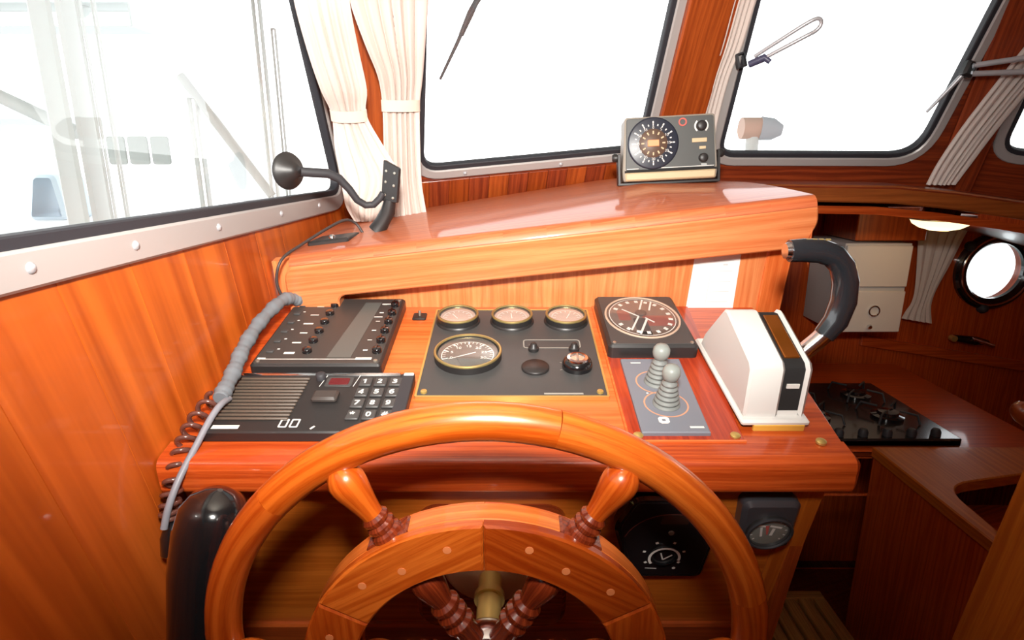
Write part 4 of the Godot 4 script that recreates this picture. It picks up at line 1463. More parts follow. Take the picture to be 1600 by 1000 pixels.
func build_cables():
	# thin lead from the mount down behind the dash
	var o := Vector3(-0.386, 1.25, -1.0)
	var t := thing("antenna_lead", "thin brown lead looping from the bent-arm mount down the wall corner", "cable", at(o.x, o.y, o.z))
	var b := MB.new()
	b.tube(shifted(smooth([Vector3(-0.290, 1.366, -1.165), Vector3(-0.303, 1.386, -1.165), Vector3(-0.318, 1.394, -1.15), Vector3(-0.340, 1.384, -1.12), Vector3(-0.370, 1.361, -1.05), Vector3(-0.388, 1.342, -0.995), Vector3(-0.398, 1.305, -0.99), Vector3(-0.392, 1.27, -1.0)]), o), 0.0026, 8)
	part(t, "lead", b, M.cable_dark)
	# spiral-wrapped conduit along the edge of the dash
	o = Vector3(-0.385, 1.2, -0.85)
	t = thing("wrapped_conduit", "grey spiral-wrapped cable bundle lying along the autopilot and wall", "cable bundle", at(o.x, o.y, o.z))
	b = MB.new()
	var path := smooth([Vector3(-0.374, 1.268, -1.018), Vector3(-0.388, 1.275, -0.985), Vector3(-0.399, 1.257, -0.916), Vector3(-0.398, 1.236, -0.846), Vector3(-0.390, 1.216, -0.786), Vector3(-0.384, 1.200, -0.731)], 14)
	var rr := []
	for i in path.size():
		rr.append(0.0100 + (0.0012 if i % 3 == 0 else 0.0) + 0.001 * sin(i * 0.7))
	b.tube(shifted(path, o), rr, 14)
	part(t, "spiral_wrap", b, M.conduit)
	# thin grey microphone lead
	o = Vector3(-0.39, 1.1, -0.66)
	t = thing("microphone_lead", "straight pale grey lead hanging over the dash edge from the conduit", "cable", at(o.x, o.y, o.z))
	b = MB.new()
	b.tube(shifted(smooth([Vector3(-0.377, 1.196, -0.74), Vector3(-0.376, 1.198, -0.715), Vector3(-0.381, 1.187, -0.695), Vector3(-0.388, 1.164, -0.668), Vector3(-0.396, 1.137, -0.638), Vector3(-0.403, 1.11, -0.62), Vector3(-0.408, 1.085, -0.612)]), o), 0.0042, 10)
	part(t, "lead", b, M.cable)
	# coiled cord against the wall
	o = Vector3(-0.41, 1.05, -0.66)
	t = thing("coiled_cord", "shiny dark brown coiled handset cord hanging against the orange wall", "cord", at(o.x, o.y, o.z))
	var core := smooth([Vector3(-0.394, 1.198, -0.735), Vector3(-0.400, 1.186, -0.705), Vector3(-0.404, 1.170, -0.68), Vector3(-0.406, 1.150, -0.66), Vector3(-0.408, 1.125, -0.642), Vector3(-0.409, 1.104, -0.632), Vector3(-0.409, 1.09, -0.628)], 28)
	var coil := []
	for i in core.size() * 4:
		var f := float(i) / 4.0
		var k := mini(int(f), core.size() - 2)
		var p: Vector3 = core[k].lerp(core[k + 1], f - k)
		var d: Vector3 = (core[k + 1] - core[k]).normalized()
		var u := d.cross(Vector3(1, 0, 0)).normalized()
		var v := d.cross(u)
		var a := TAU * f / (core.size() / 11.0)
		var r := 0.0105
		coil.append(p + (u * cos(a) + v * sin(a) * 0.9) * r - o)
	b = MB.new()
	b.tube(coil, 0.0032, 7)
	part(t, "coil", b, M.coil)
	b = MB.new()
	b.tube(shifted([Vector3(-0.408, 1.094, -0.628), Vector3(-0.408, 1.08, -0.626), Vector3(-0.407, 1.068, -0.622), Vector3(-0.407, 1.048, -0.618), Vector3(-0.407, 1.046, -0.618)], o), [0.006, 0.008, 0.0125, 0.0125, 0.009], 14)
	part(t, "plug", b, M.gloss_black)

func curtain(called: String, label: String, rows: Array, pleats: float, depth: float, tie: int, m: Material):
	var o: Vector3 = (rows[rows.size() - 1][0] + rows[rows.size() - 1][1]) / 2
	var t := thing(called, label, "curtain", Transform3D(Basis.IDENTITY, o), "gathered cream curtains")
	var L := []
	var R := []
	for r in rows:
		L.append(r[0])
		R.append(r[1])
	var per := 5
	L = smooth(L, per)
	R = smooth(R, per)
	var sh := []
	var nc := 48
	for i in L.size():
		var row := []
		var wd: Vector3 = R[i] - L[i]
		var down: Vector3 = (L[mini(i + 1, L.size() - 1)] - L[maxi(i - 1, 0)]).normalized()
		var nn := wd.cross(down).normalized()
		var ph := 0.6 * sin(i * 0.11)
		for j in nc + 1:
			var u := float(j) / nc
			var a := TAU * pleats * u + ph + 0.7 * sin(u * 9.0 + i * 0.05)
			var env := 0.35 + 0.65 * sin(PI * clampf(u, 0.02, 0.98))
			row.append(L[i].lerp(R[i], u) + nn * depth * (sin(a) + 0.35 * sin(2.3 * a + 1.0)) * env + wd * 0.012 * cos(a) - o)
		sh.append(row)
	var b := MB.new()
	b.sheet(sh, 0.0012)
	part(t, "cloth", b, m)
	if tie >= 0:
		var c: Vector3 = (L[tie * per] + R[tie * per]) / 2 - o
		var wd: Vector3 = (R[tie * per] - L[tie * per]) / 2 * 1.04
		var down: Vector3 = (L[tie * per + 1] - L[tie * per]).normalized()
		var nn := wd.cross(down).normalized() * (depth * 1.6 + 0.004)
		var bb := MB.new()
		var ring0 := []
		var rows2 := []
		for k in 5:
			var row := []
			for j in 25:
				var a := TAU * j / 24
				row.append(c + wd * cos(a) + nn * sin(a) + down * (0.024 * (k / 4.0 - 0.5)))
			rows2.append(row)
		bb.sheet(rows2, 0.0012)
		part(t, "tieback", bb, M.curtain_tie)

func build_curtains():
	var c1 := [
		[Vector3(-0.387, 1.908, -1.160), Vector3(-0.262, 1.908, -1.130)],
		[Vector3(-0.387, 1.838, -1.160), Vector3(-0.284, 1.838, -1.160)],
		[Vector3(-0.386, 1.778, -1.160), Vector3(-0.293, 1.783, -1.180)],
		[Vector3(-0.385, 1.703, -1.210), Vector3(-0.296, 1.708, -1.240)],
		[Vector3(-0.381, 1.640, -1.260), Vector3(-0.294, 1.643, -1.280)],
		[Vector3(-0.377, 1.596, -1.310), Vector3(-0.304, 1.596, -1.310)],
		[Vector3(-0.382, 1.532, -1.330), Vector3(-0.275, 1.532, -1.330)],
		[Vector3(-0.378, 1.471, -1.340), Vector3(-0.244, 1.475, -1.330)],
		[Vector3(-0.374, 1.435, -1.340), Vector3(-0.255, 1.44, -1.330)],
		[Vector3(-0.369, 1.405, -1.340), Vector3(-0.282, 1.405, -1.330)],
		[Vector3(-0.352, 1.373, -1.340), Vector3(-0.300, 1.373, -1.340)]]
	curtain("curtain", "cream curtain swept aside and tied, flaring below its tie beside side window", c1, 5.0, 0.0045, 5, M.curtain)
	var c2 := [
		[Vector3(-0.307, 1.926, -1.180), Vector3(-0.150, 1.943, -1.240)],
		[Vector3(-0.307, 1.856, -1.220), Vector3(-0.162, 1.873, -1.280)],
		[Vector3(-0.310, 1.799, -1.250), Vector3(-0.168, 1.814, -1.310)],
		[Vector3(-0.294, 1.728, -1.290), Vector3(-0.181, 1.737, -1.340)],
		[Vector3(-0.280, 1.673, -1.330), Vector3(-0.193, 1.679, -1.370)],
		[Vector3(-0.280, 1.619, -1.360), Vector3(-0.205, 1.622, -1.390)],
		[Vector3(-0.283, 1.533, -1.365), Vector3(-0.208, 1.534, -1.395)],
		[Vector3(-0.288, 1.456, -1.37), Vector3(-0.208, 1.454, -1.40)],
		[Vector3(-0.294, 1.374, -1.370), Vector3(-0.198, 1.379, -1.40)]]
	curtain("curtain", "straight hanging cream curtain at the corner post next to windscreen", c2, 6.0, 0.007, 5, M.curtain)
	var c3 := [[Vector3(0.476, 1.969, -1.415), Vector3(0.562, 1.969, -1.415)], [Vector3(0.472, 1.909, -1.445), Vector3(0.556, 1.909, -1.445)], [Vector3(0.467, 1.853, -1.474), Vector3(0.548, 1.853, -1.474)], [Vector3(0.464, 1.768, -1.519), Vector3(0.542, 1.768, -1.519)], [Vector3(0.460, 1.703, -1.554), Vector3(0.530, 1.703, -1.554)], [Vector3(0.455, 1.610, -1.604), Vector3(0.527, 1.610, -1.604)], [Vector3(0.453, 1.524, -1.636), Vector3(0.530, 1.524, -1.636)], [Vector3(0.453, 1.474, -1.645), Vector3(0.530, 1.474, -1.645)]]
	curtain("curtain", "narrow cream curtain beside the wooden post behind the echo sounder", c3, 7.0, 0.004, -1, M.curtain)
	var c4 := [[Vector3(1.262, 1.918, -1.416), Vector3(1.365, 1.918, -1.416)], [Vector3(1.225, 1.848, -1.454), Vector3(1.331, 1.848, -1.454)], [Vector3(1.197, 1.777, -1.492), Vector3(1.298, 1.777, -1.492)], [Vector3(1.174, 1.693, -1.537), Vector3(1.270, 1.693, -1.537)], [Vector3(1.143, 1.586, -1.588), Vector3(1.236, 1.586, -1.588)], [Vector3(1.120, 1.499, -1.620), Vector3(1.208, 1.499, -1.620)], [Vector3(1.113, 1.443, -1.640), Vector3(1.190, 1.443, -1.640)]]
	curtain("curtain", "cream curtain slanting down over the post beyond the middle windscreen", c4, 6.0, 0.005, -1, M.curtain)
	var c5 := [[Vector3(1.49, 1.262, -2.2), Vector3(1.685, 1.29, -2.2)], [Vector3(1.50, 1.21, -2.2), Vector3(1.665, 1.235, -2.2)], [Vector3(1.513, 1.11, -2.2), Vector3(1.632, 1.13, -2.2)], [Vector3(1.52, 1.03, -2.2), Vector3(1.60, 1.04, -2.2)], [Vector3(1.515, 0.985, -2.2), Vector3(1.59, 0.985, -2.2)], [Vector3(1.50, 0.955, -2.2), Vector3(1.595, 0.945, -2.2)], [Vector3(1.488, 0.925, -2.2), Vector3(1.605, 0.905, -2.2)]]
	curtain("curtain", "cream curtain tapering to a gathered end beside the porthole", c5, 5.0, 0.007, -1, M.curtain)

func build_window_hardware():
	# wiper outside the first windscreen pane
	var o := Vector3(-0.06, 1.84, -1.41)
	var t := thing("windscreen_wiper", "black windscreen wiper outside the pane above the coaming", "wiper", at(o.x, o.y, o.z))
	var b := MB.new()
	b.tube(shifted([Vector3(-0.170, 1.691, -1.508), Vector3(-0.125, 1.765, -1.478), Vector3(-0.095, 1.818, -1.456), Vector3(-0.06, 1.866, -1.437), Vector3(-0.005, 1.94, -1.40)], o), [0.003, 0.0042, 0.005, 0.005, 0.005], 8)
	part(t, "blade", b, M.rubber)
	b = MB.new()
	b.tube(shifted([Vector3(-0.116, 1.781, -1.476), Vector3(-0.093, 1.822, -1.46), Vector3(-0.074, 1.852, -1.448)], o), [0.006, 0.008, 0.006], 10)
	part(t, "blade_clip", b, M.black)
	b = MB.new()
	b.tube(shifted([Vector3(-0.093, 1.823, -1.462), Vector3(-0.034, 1.893, -1.432), Vector3(0.02, 1.955, -1.40)], o), 0.004, 8)
	part(t, "arm", b, M.steel)
	# looped stays of the opening panes
	o = Vector3(0.55, 1.733, -1.53)
	t = thing("window_stay", "chrome looped window stay on dark pivot beside narrow curtain", "window stay", at(o.x, o.y, o.z), "window stays on the middle windscreen pane")
	b = MB.new()
	b.tube(shifted(smooth([Vector3(0.565, 1.722, -1.52), Vector3(0.60, 1.742, -1.495), Vector3(0.655, 1.772, -1.462), Vector3(0.680, 1.786, -1.452), Vector3(0.687, 1.800, -1.447), Vector3(0.678, 1.809, -1.446), Vector3(0.655, 1.799, -1.455), Vector3(0.60, 1.762, -1.49), Vector3(0.572, 1.742, -1.515)], 5), o), 0.0045, 8)
	part(t, "loop_bar", b, M.stay)
	b = MB.new()
	b.box(Vector3(-0.004, 0.004, 0.0), Vector3(0.022, 0.034, 0.022), Transform3D(Basis(Vector3(0, 0, 1), 0.3), Vector3.ZERO), 0.004)
	part(t, "pivot_block", b, M.rubber)
	b = MB.new()
	b.tube([Vector3(0.012, -0.008, 0.01), Vector3(0.04, 0.004, 0.03), Vector3(0.052, -0.006, 0.034)], [0.008, 0.009, 0.006], 10)
	part(t, "thumb_screw", b, mat(col(70, 70, 96), 0.4))
	o = Vector3(1.086, 1.716, -1.52)
	t = thing("window_stay", "chrome double-bar window stay on black pivot beside slanted curtain", "window stay", at(o.x, o.y, o.z), "window stays on the middle windscreen pane")
	b = MB.new()
	b.tube(shifted([Vector3(1.09, 1.722, -1.515), Vector3(1.14, 1.728, -1.49), Vector3(1.25, 1.741, -1.44)], o), 0.0065, 10)
	b.tube(shifted([Vector3(1.09, 1.704, -1.515), Vector3(1.15, 1.704, -1.495), Vector3(1.26, 1.703, -1.455)], o), 0.0065, 10)
	part(t, "loop_bar", b, M.stay)
	b = MB.new()
	b.box(Vector3(-0.002, -0.002, 0), Vector3(0.026, 0.036, 0.026), Transform3D(Basis(Vector3(0, 0, 1), -0.3), Vector3.ZERO), 0.006)
	part(t, "pivot_block", b, M.black)
	b = MB.new()
	b.tube([Vector3(-0.01, -0.01, 0), Vector3(-0.035, -0.055, -0.02), Vector3(-0.058, -0.095, -0.04)], [0.006, 0.005, 0.003], 8)
	part(t, "slide_rod", b, M.stay)

# ---------------------------------------------------------------- galley beyond the console
func build_galley():
	var I := Transform3D.IDENTITY
	# cambered header under the windscreen
	var h := setting("trim_4", "brown cambered header beam over the steps down to the galley")
	var p := PackedVector2Array()
	var tops := [[0.49, 1.447], [0.65, 1.447], [0.80, 1.446], [0.98, 1.443], [1.14, 1.428], [1.31, 1.405], [1.55, 1.365], [1.85, 1.30], [2.12, 1.23]]
	for q in tops:
		p.append(Vector2(q[0], q[1]))
	for i in range(tops.size() - 1, -1, -1):
		p.append(Vector2(tops[i][0], tops[i][1] - 0.042 - 0.006 * i / 8.0))
	var b := MB.new(Vector3(1, 0, 0), o2())
	b.ext(p, at(0, 0, -1.55), -0.03, 0.0, 0.004)
	part(h, "beam", b, M.header)
	var rows := []
	for z in [-1.55, -1.60, -1.66, -1.72]:
		var r := []
		for q in tops:
			r.append(Vector3(q[0], q[1] - 0.008 + (0.01 if z < -1.56 else 0.0), z))
		rows.append(r)
	b = MB.new(Vector3(1, 0, 0), o2())
	b.sheet(rows, 0.008)
	part(h, "sill_board", b, M.mahogany)
	# lower cabin walls and deckhead
	var w := setting("wall_forward", "dark wooden forward bulkhead of the galley")
	b = MB.new(Vector3(0, 1, 0), o2())
	b.holed(P2([0.44, -0.2, 2.16, -0.2, 2.16, 1.5, 0.44, 1.5]), MB.circle(0.118, 40, Vector2(1.855, 1.098)), at(0, 0, -2.27), -0.04, 0.0)
	part(w, "panel", b, M.galley)
	b = MB.new(Vector3(1, 0, 0), o2())
	b.ext(P2([1.38, 0.80, 2.12, 0.68, 2.12, 0.72, 1.38, 0.84]), at(0, 0, -2.27), 0.0, 0.02, 0.003)
	part(w, "ledge", b, M.galley)
	var gs := setting("wall_galley_port", "wooden wall on the port side of the galley")
	b = MB.new(Vector3(0, 1, 0), o2())
	b.box(Vector3(0.475, 0.6, -1.68), Vector3(0.02, 1.64, 1.2))
	part(gs, "panel", b, M.galley)
	var gw := setting("wall_galley_starboard", "dark wooden wall on the starboard side of the galley")
	b = MB.new(Vector3(0, 1, 0), o2())
	b.box(Vector3(2.15, 0.6, -1.85), Vector3(0.03, 1.7, 0.95))
	part(gw, "panel", b, M.galley)
	var gc := setting("ceiling_galley", "dark deckhead over the galley")
	b = MB.new(Vector3(1, 0, 0), o2())
	var cr := []
	for z in [-1.575, -2.29]:
		var r := []
		for q in tops:
			r.append(Vector3(q[0] - 0.03, q[1] - 0.064, z))
		cr.append(r)
	b.sheet(cr, 0.02)
	part(gc, "panel", b, M.galley)
	# white locker with its wooden top box
	var t := thing("white_cabinet", "white galley cabinet with upper flap and knobbed lower door on bulkhead", "cabinet", at(1.245, 0.925, -2.13))
	b = MB.new()
	b.box(Vector3(0, 0.155, 0), Vector3(0.226, 0.312, 0.23), I, 0.003)
	part(t, "body", b, mat(col(196, 192, 188), 0.5))
	b = MB.new()
	b.box(Vector3(0, 0.233, 0.119), Vector3(0.222, 0.142, 0.012), I, 0.003)
	part(t, "upper_flap", b, M.cream)
	b = MB.new()
	b.box(Vector3(0, 0.074, 0.119), Vector3(0.222, 0.146, 0.012), I, 0.003)
	var dr := part(t, "lower_door", b, M.cream)
	b = MB.new()
	b.ring(MB.circle(0.02, 28), MB.circle(0.015, 28), at(0.01, 0.078, 0.125), 0.0, 0.006, 0.001)
	part(dr, "finger_ring", b, M.chrome)
	b = MB.new()
	b.lathe([Vector2(0.006, 0), Vector2(0.009, 0.008), Vector2(0.006, 0.014), Vector2(0, 0.015)], at(0.0, 0.022, 0.124), 16)
	part(dr, "knob", b, M.chrome)
	t = thing("wooden_locker", "small varnished locker above the white cabinet under the deckhead", "locker", at(1.29, 1.24, -2.14))
	b = MB.new(Vector3(0, 1, 0), o2())
	b.box(Vector3(0, 0.06, 0), Vector3(0.24, 0.115, 0.22), I, 0.003)
	part(t, "body", b, M.trim)
	# dome lamp on the deckhead
	t = thing("dome_lamp", "lit round dome lamp on the deckhead above the cooker", "lamp", at(1.255, 1.350, -1.76))
	var up := Transform3D(Basis(Vector3(1, 0, 0), Vector3(0, 0, 1), Vector3(0, -1, 0)), Vector3.ZERO)
	up.basis = Basis(Vector3(0, 0, 1), 0.0) * up.basis
	b = MB.new()
	b.lathe([Vector2(0, -0.004), Vector2(0.085, -0.004), Vector2(0.085, 0.008), Vector2(0.078, 0.012)], up, 32)
	part(t, "lamp_base", b, M.header)
	b = MB.new()
	b.lathe([Vector2(0.078, 0.010), Vector2(0.07, 0.024), Vector2(0.052, 0.035), Vector2(0.026, 0.042), Vector2(0, 0.044)], up, 32, 0.3)
	part(t, "lamp_shade", b, M.lamp_glow)
	var ol := OmniLight3D.new()
	ol.name = "dome_lamp_light"
	ol.position = Vector3(0, -0.065, 0)
	ol.light_color = col(255, 214, 150)
	ol.light_energy = 0.013
	ol.light_size = 0.05
	ol.omni_range = 6.0
	ol.shadow_enabled = true
	t.add_child(ol)
	# porthole
	var s := setting("window_5", "round porthole with dark clamp ring")
	var f := at(1.855, 1.098, -2.27)
	b = MB.new()
	b.ring(MB.circle(0.152, 40), MB.circle(0.108, 40), f, 0.0, 0.022, 0.008)
	part(s, "clamp_ring", b, M.gloss_black, "heavy dark porthole ring")
	b = MB.new()
	b.cap(MB.circle(0.112, 40), -0.01, f, 1)
	part(s, "pane", b, M.sky_glass)
	for a in [20.0, 140.0, 262.0]:
		b = MB.new()
		var q := spread(a) * 0.148
		b.lathe([Vector2(0, 0.0), Vector2(0.018, 0.004), Vector2(0.02, 0.02), Vector2(0.01, 0.034), Vector2(0, 0.036)], f * at(q.x, q.y, 0), 16)
		part(s, "dog_nut", b, M.rubber)
	b = MB.new()
	b.ring(MB.circle(0.136, 40), MB.circle(0.128, 40), f, 0.022, 0.026, 0.002)
	part(s, "bright_ring", b, M.chrome)
	# small catch under the porthole
	t = thing("hull_fitting", "small chrome and dark seacock fitting on bulkhead below the porthole", "fitting", at(1.80, 0.83, -2.25))
	b = MB.new()
	b.tube([Vector3(-0.08, 0.01, 0.02), Vector3(0.0, 0.0, 0.03), Vector3(0.06, -0.01, 0.02)], [0.012, 0.018, 0.01], 12)
	part(t, "body", b, M.gloss_black)
	b = MB.new()
	b.tube([Vector3(-0.02, 0.012, 0.045), Vector3(0.07, -0.018, 0.04)], [0.006, 0.008], 10)
	part(t, "handle", b, M.chrome)
	b = MB.new()
	b.lathe([Vector2(0.012, 0), Vector2(0.012, 0.02), Vector2(0, 0.022)], at(-0.085, 0.01, 0.02), 14)
	part(t, "flange_nut", b, M.brass)
	# cooker cabinet with black hob
	t = thing("galley_counter", "dark wooden galley counter carrying the black cooker", "counter", at(1.0, -0.2, -1.86))
	b = MB.new(Vector3(0, 1, 0), o2())
	b.box(Vector3(-0.01, 0.455, 0.0), Vector3(1.0, 0.91, 0.72), I, 0.004)
	part(t, "carcass", b, M.galley)
	b = MB.new(Vector3(1, 0, 0), o2())
	b.box(Vector3(0.0, 0.925, 0.0), Vector3(1.02, 0.02, 0.74), I, 0.004)
	part(t, "worktop", b, M.galley)
	b = MB.new(Vector3(0, 1, 0), o2())
	b.box(Vector3(0.0, 0.5, 0.364), Vector3(0.42, 0.6, 0.012), I, 0.004)
	var cd := part(t, "door", b, M.galley)
	b = MB.new()
	b.box(Vector3(0.15, 0.62, 0.374), Vector3(0.012, 0.03, 0.012), I, 0.003)
	part(cd, "latch", b, M.steel)
	t = thing("cooker_hob", "black glossy gas hob with burners and a row of knobs", "hob", at(1.02, 0.735, -1.73))
	b = MB.new()
	b.box(Vector3(0, 0.012, 0), Vector3(0.46, 0.024, 0.44), I, 0.005)
	part(t, "hob_plate", b, mat(col(34, 30, 30), 0.22, 0.0, 0.5))
	var lay := Basis(Vector3(1, 0, 0), Vector3(0, 0, -1), Vector3(0, 1, 0))
	for q in [[-0.11, -0.1], [0.11, -0.1], [-0.11, 0.07], [0.11, 0.07]]:
		b = MB.new()
		b.lathe([Vector2(0.045, 0), Vector2(0.045, 0.008), Vector2(0.03, 0.012), Vector2(0.028, 0.02), Vector2(0, 0.022)], Transform3D(lay, Vector3(q[0], 0.024, q[1])), 24)
		var bu := part(t, "burner", b, M.gloss_black)
		for k in 4:
			var a := PI / 4 + PI / 2 * k
			b = MB.new()
			b.tube([Vector3(q[0] + cos(a) * 0.03, 0.052, q[1] + sin(a) * 0.03), Vector3(q[0] + cos(a) * 0.075, 0.052, q[1] + sin(a) * 0.075), Vector3(q[0] + cos(a) * 0.085, 0.026, q[1] + sin(a) * 0.085)], 0.0035, 6)
			part(bu, "pan_support", b, M.rubber)
	for i in 6:
		b = MB.new()
		b.lathe([Vector2(0.013, 0), Vector2(0.013, 0.012), Vector2(0.009, 0.02), Vector2(0, 0.021)], Transform3D(lay, Vector3(-0.17 + 0.068 * i, 0.024, 0.195)), 16)
		part(t, "hob_knob", b, M.rubber)
	# starboard worktop with the rounded cut-out
	t = thing("side_worktop", "brown worktop with rounded cut-out along the starboard side of galley", "worktop", at(1.4, -0.2, -1.15))
	b = MB.new(Vector3(0, 0, 1), o2())
	var top := MB.round_poly(P2([-0.415, -0.333, -0.415, 0.2, -0.395, 0.2, -0.372, 0.02, -0.362, -0.135, -0.12, -0.19, 0.7, -0.25, 0.7, -0.333]), [0, 0.0, 0.0, 0.08, 0.07, 0.0, 0.0, 0])
	b.ext(top, Transform3D(Basis(Vector3(1, 0, 0), Vector3(0, 0, 1), Vector3(0, -1, 0)), Vector3(0, 0.95, 0)), 0.0, 0.03, 0.003, 0.003)
	part(t, "top_board", b, M.galley_light)
	b = MB.new(Vector3(0, 1, 0), o2())
	b.box(Vector3(-0.19, 0.40, 0.02), Vector3(0.43, 0.80, 0.62), I, 0.004)
	part(t, "carcass", b, M.galley)
	b = MB.new(Vector3(0, 1, 0), o2())
	b.ext(P2([-0.33, 0, 0.33, 0, 0.33, 0.92, -0.33, 0.92]), Transform3D(Basis(Vector3(0, 0, 1), Vector3(0, 1, 0), Vector3(-1, 0, 0)), Vector3(-0.41, 0, 0)), -0.004, 0.0)
	part(t, "side_board", b, M.galley)
	# raked side board close to the helm seat
	t = thing("seat_side", "dark brown raked side board of the companion seat beside the steps", "seat board", at(0.62, 0.0, -0.3))
	b = MB.new(Vector3(0, 1, 0.15).normalized(), o2())
	b.ext(MB.round_poly(P2([-0.12, 0.02, 0.53, 0.02, 0.327, 1.32, -0.12, 1.32]), [0.0, 0.0, 0.05, 0.0]), Transform3D(Basis(Vector3(0, 0, -1), Vector3(0, 1, 0), Vector3(1, 0, 0)), Vector3.ZERO), 0.0, 0.03, 0.006, 0.004)
	part(t, "board", b, M.seat_wood)
	# wooden handrail end
	t = thing("handrail", "rounded wooden handrail end projecting beside the starboard bulkhead", "handrail", at(1.15, 0.96, -1.2))
	b = MB.new(Vector3(1, 0, 0), o2())
	b.tube([Vector3(-0.054, 0.024, -0.012), Vector3(-0.048, 0.022, -0.01), Vector3(-0.03, 0.012, -0.006), Vector3(0.0, -0.006, 0), Vector3(0.1, -0.04, 0.02), Vector3(0.6, -0.1, 0.1)], [0.004, 0.017, 0.026, 0.028, 0.028, 0.028], 18)
	part(t, "rail", b, M.trim)
	# unseen tall locker, added aft of the worktop to shade the galley
	t = thing("shade_locker", "tall unseen locker added by the starboard wall to shade the galley", "locker", at(1.77, 0.02, -0.4))
	b = MB.new(Vector3(0, 1, 0), o2())
	b.box(Vector3(0, 0.97, 0), Vector3(0.66, 1.94, 1.0), I, 0.006)
	part(t, "carcass", b, M.wall)
	for q in [-0.245, 0.245]:
		b = MB.new(Vector3(0, 1, 0), o2())
		b.box(Vector3(-0.338, 0.97, q), Vector3(0.014, 1.8, 0.46), I, 0.004)
		var ld := part(t, "door", b, M.wall_b)
		b = MB.new()
		b.lathe([Vector2(0.008, 0), Vector2(0.013, 0.012), Vector2(0.009, 0.02), Vector2(0, 0.022)], Transform3D(Basis(Vector3(0, 1, 0), Vector3(0, 0, -1), Vector3(-1, 0, 0)), Vector3(-0.345, 1.0, q * 0.2)), 16)
		part(ld, "knob", b, M.brass)
	# grating step
	t = thing("grating_step", "slatted teak grating step at the foot of console side", "step", at(0.68, -0.2, -1.27))
	b = MB.new()
	b.box(Vector3(0, 0.2, 0), Vector3(0.40, 0.4, 0.36), I)
	part(t, "carcass", b, M.caulk)
	b = MB.new(Vector3(1, 0, 0), o2())
	b.box(Vector3(0, 0.487, -0.18), Vector3(0.42, 0.034, 0.03), I, 0.003)
	part(t, "cross_bar", b, M.teak)
	b = MB.new(Vector3(1, 0, 0), o2())
	b.box(Vector3(0, 0.487, 0.18), Vector3(0.42, 0.034, 0.03), I, 0.003)
	part(t, "cross_bar", b, M.teak)
	for i in 10:
		b = MB.new(Vector3(0, 0, 1), o2())
		b.box(Vector3(-0.195 + 0.0433 * i, 0.488, 0), Vector3(0.034, 0.028, 0.335), I, 0.003)
		part(t, "slat", b, M.teak)
	b = MB.new(Vector3(0, 0, 1), o2())
	b.box(Vector3(-0.19, 0.44, 0), Vector3(0.02, 0.08, 0.34), I)
	part(t, "bearer", b, M.teak)
	b = MB.new(Vector3(0, 0, 1), o2())
	b.box(Vector3(0.19, 0.44, 0), Vector3(0.02, 0.08, 0.34), I)
	part(t, "bearer", b, M.teak)

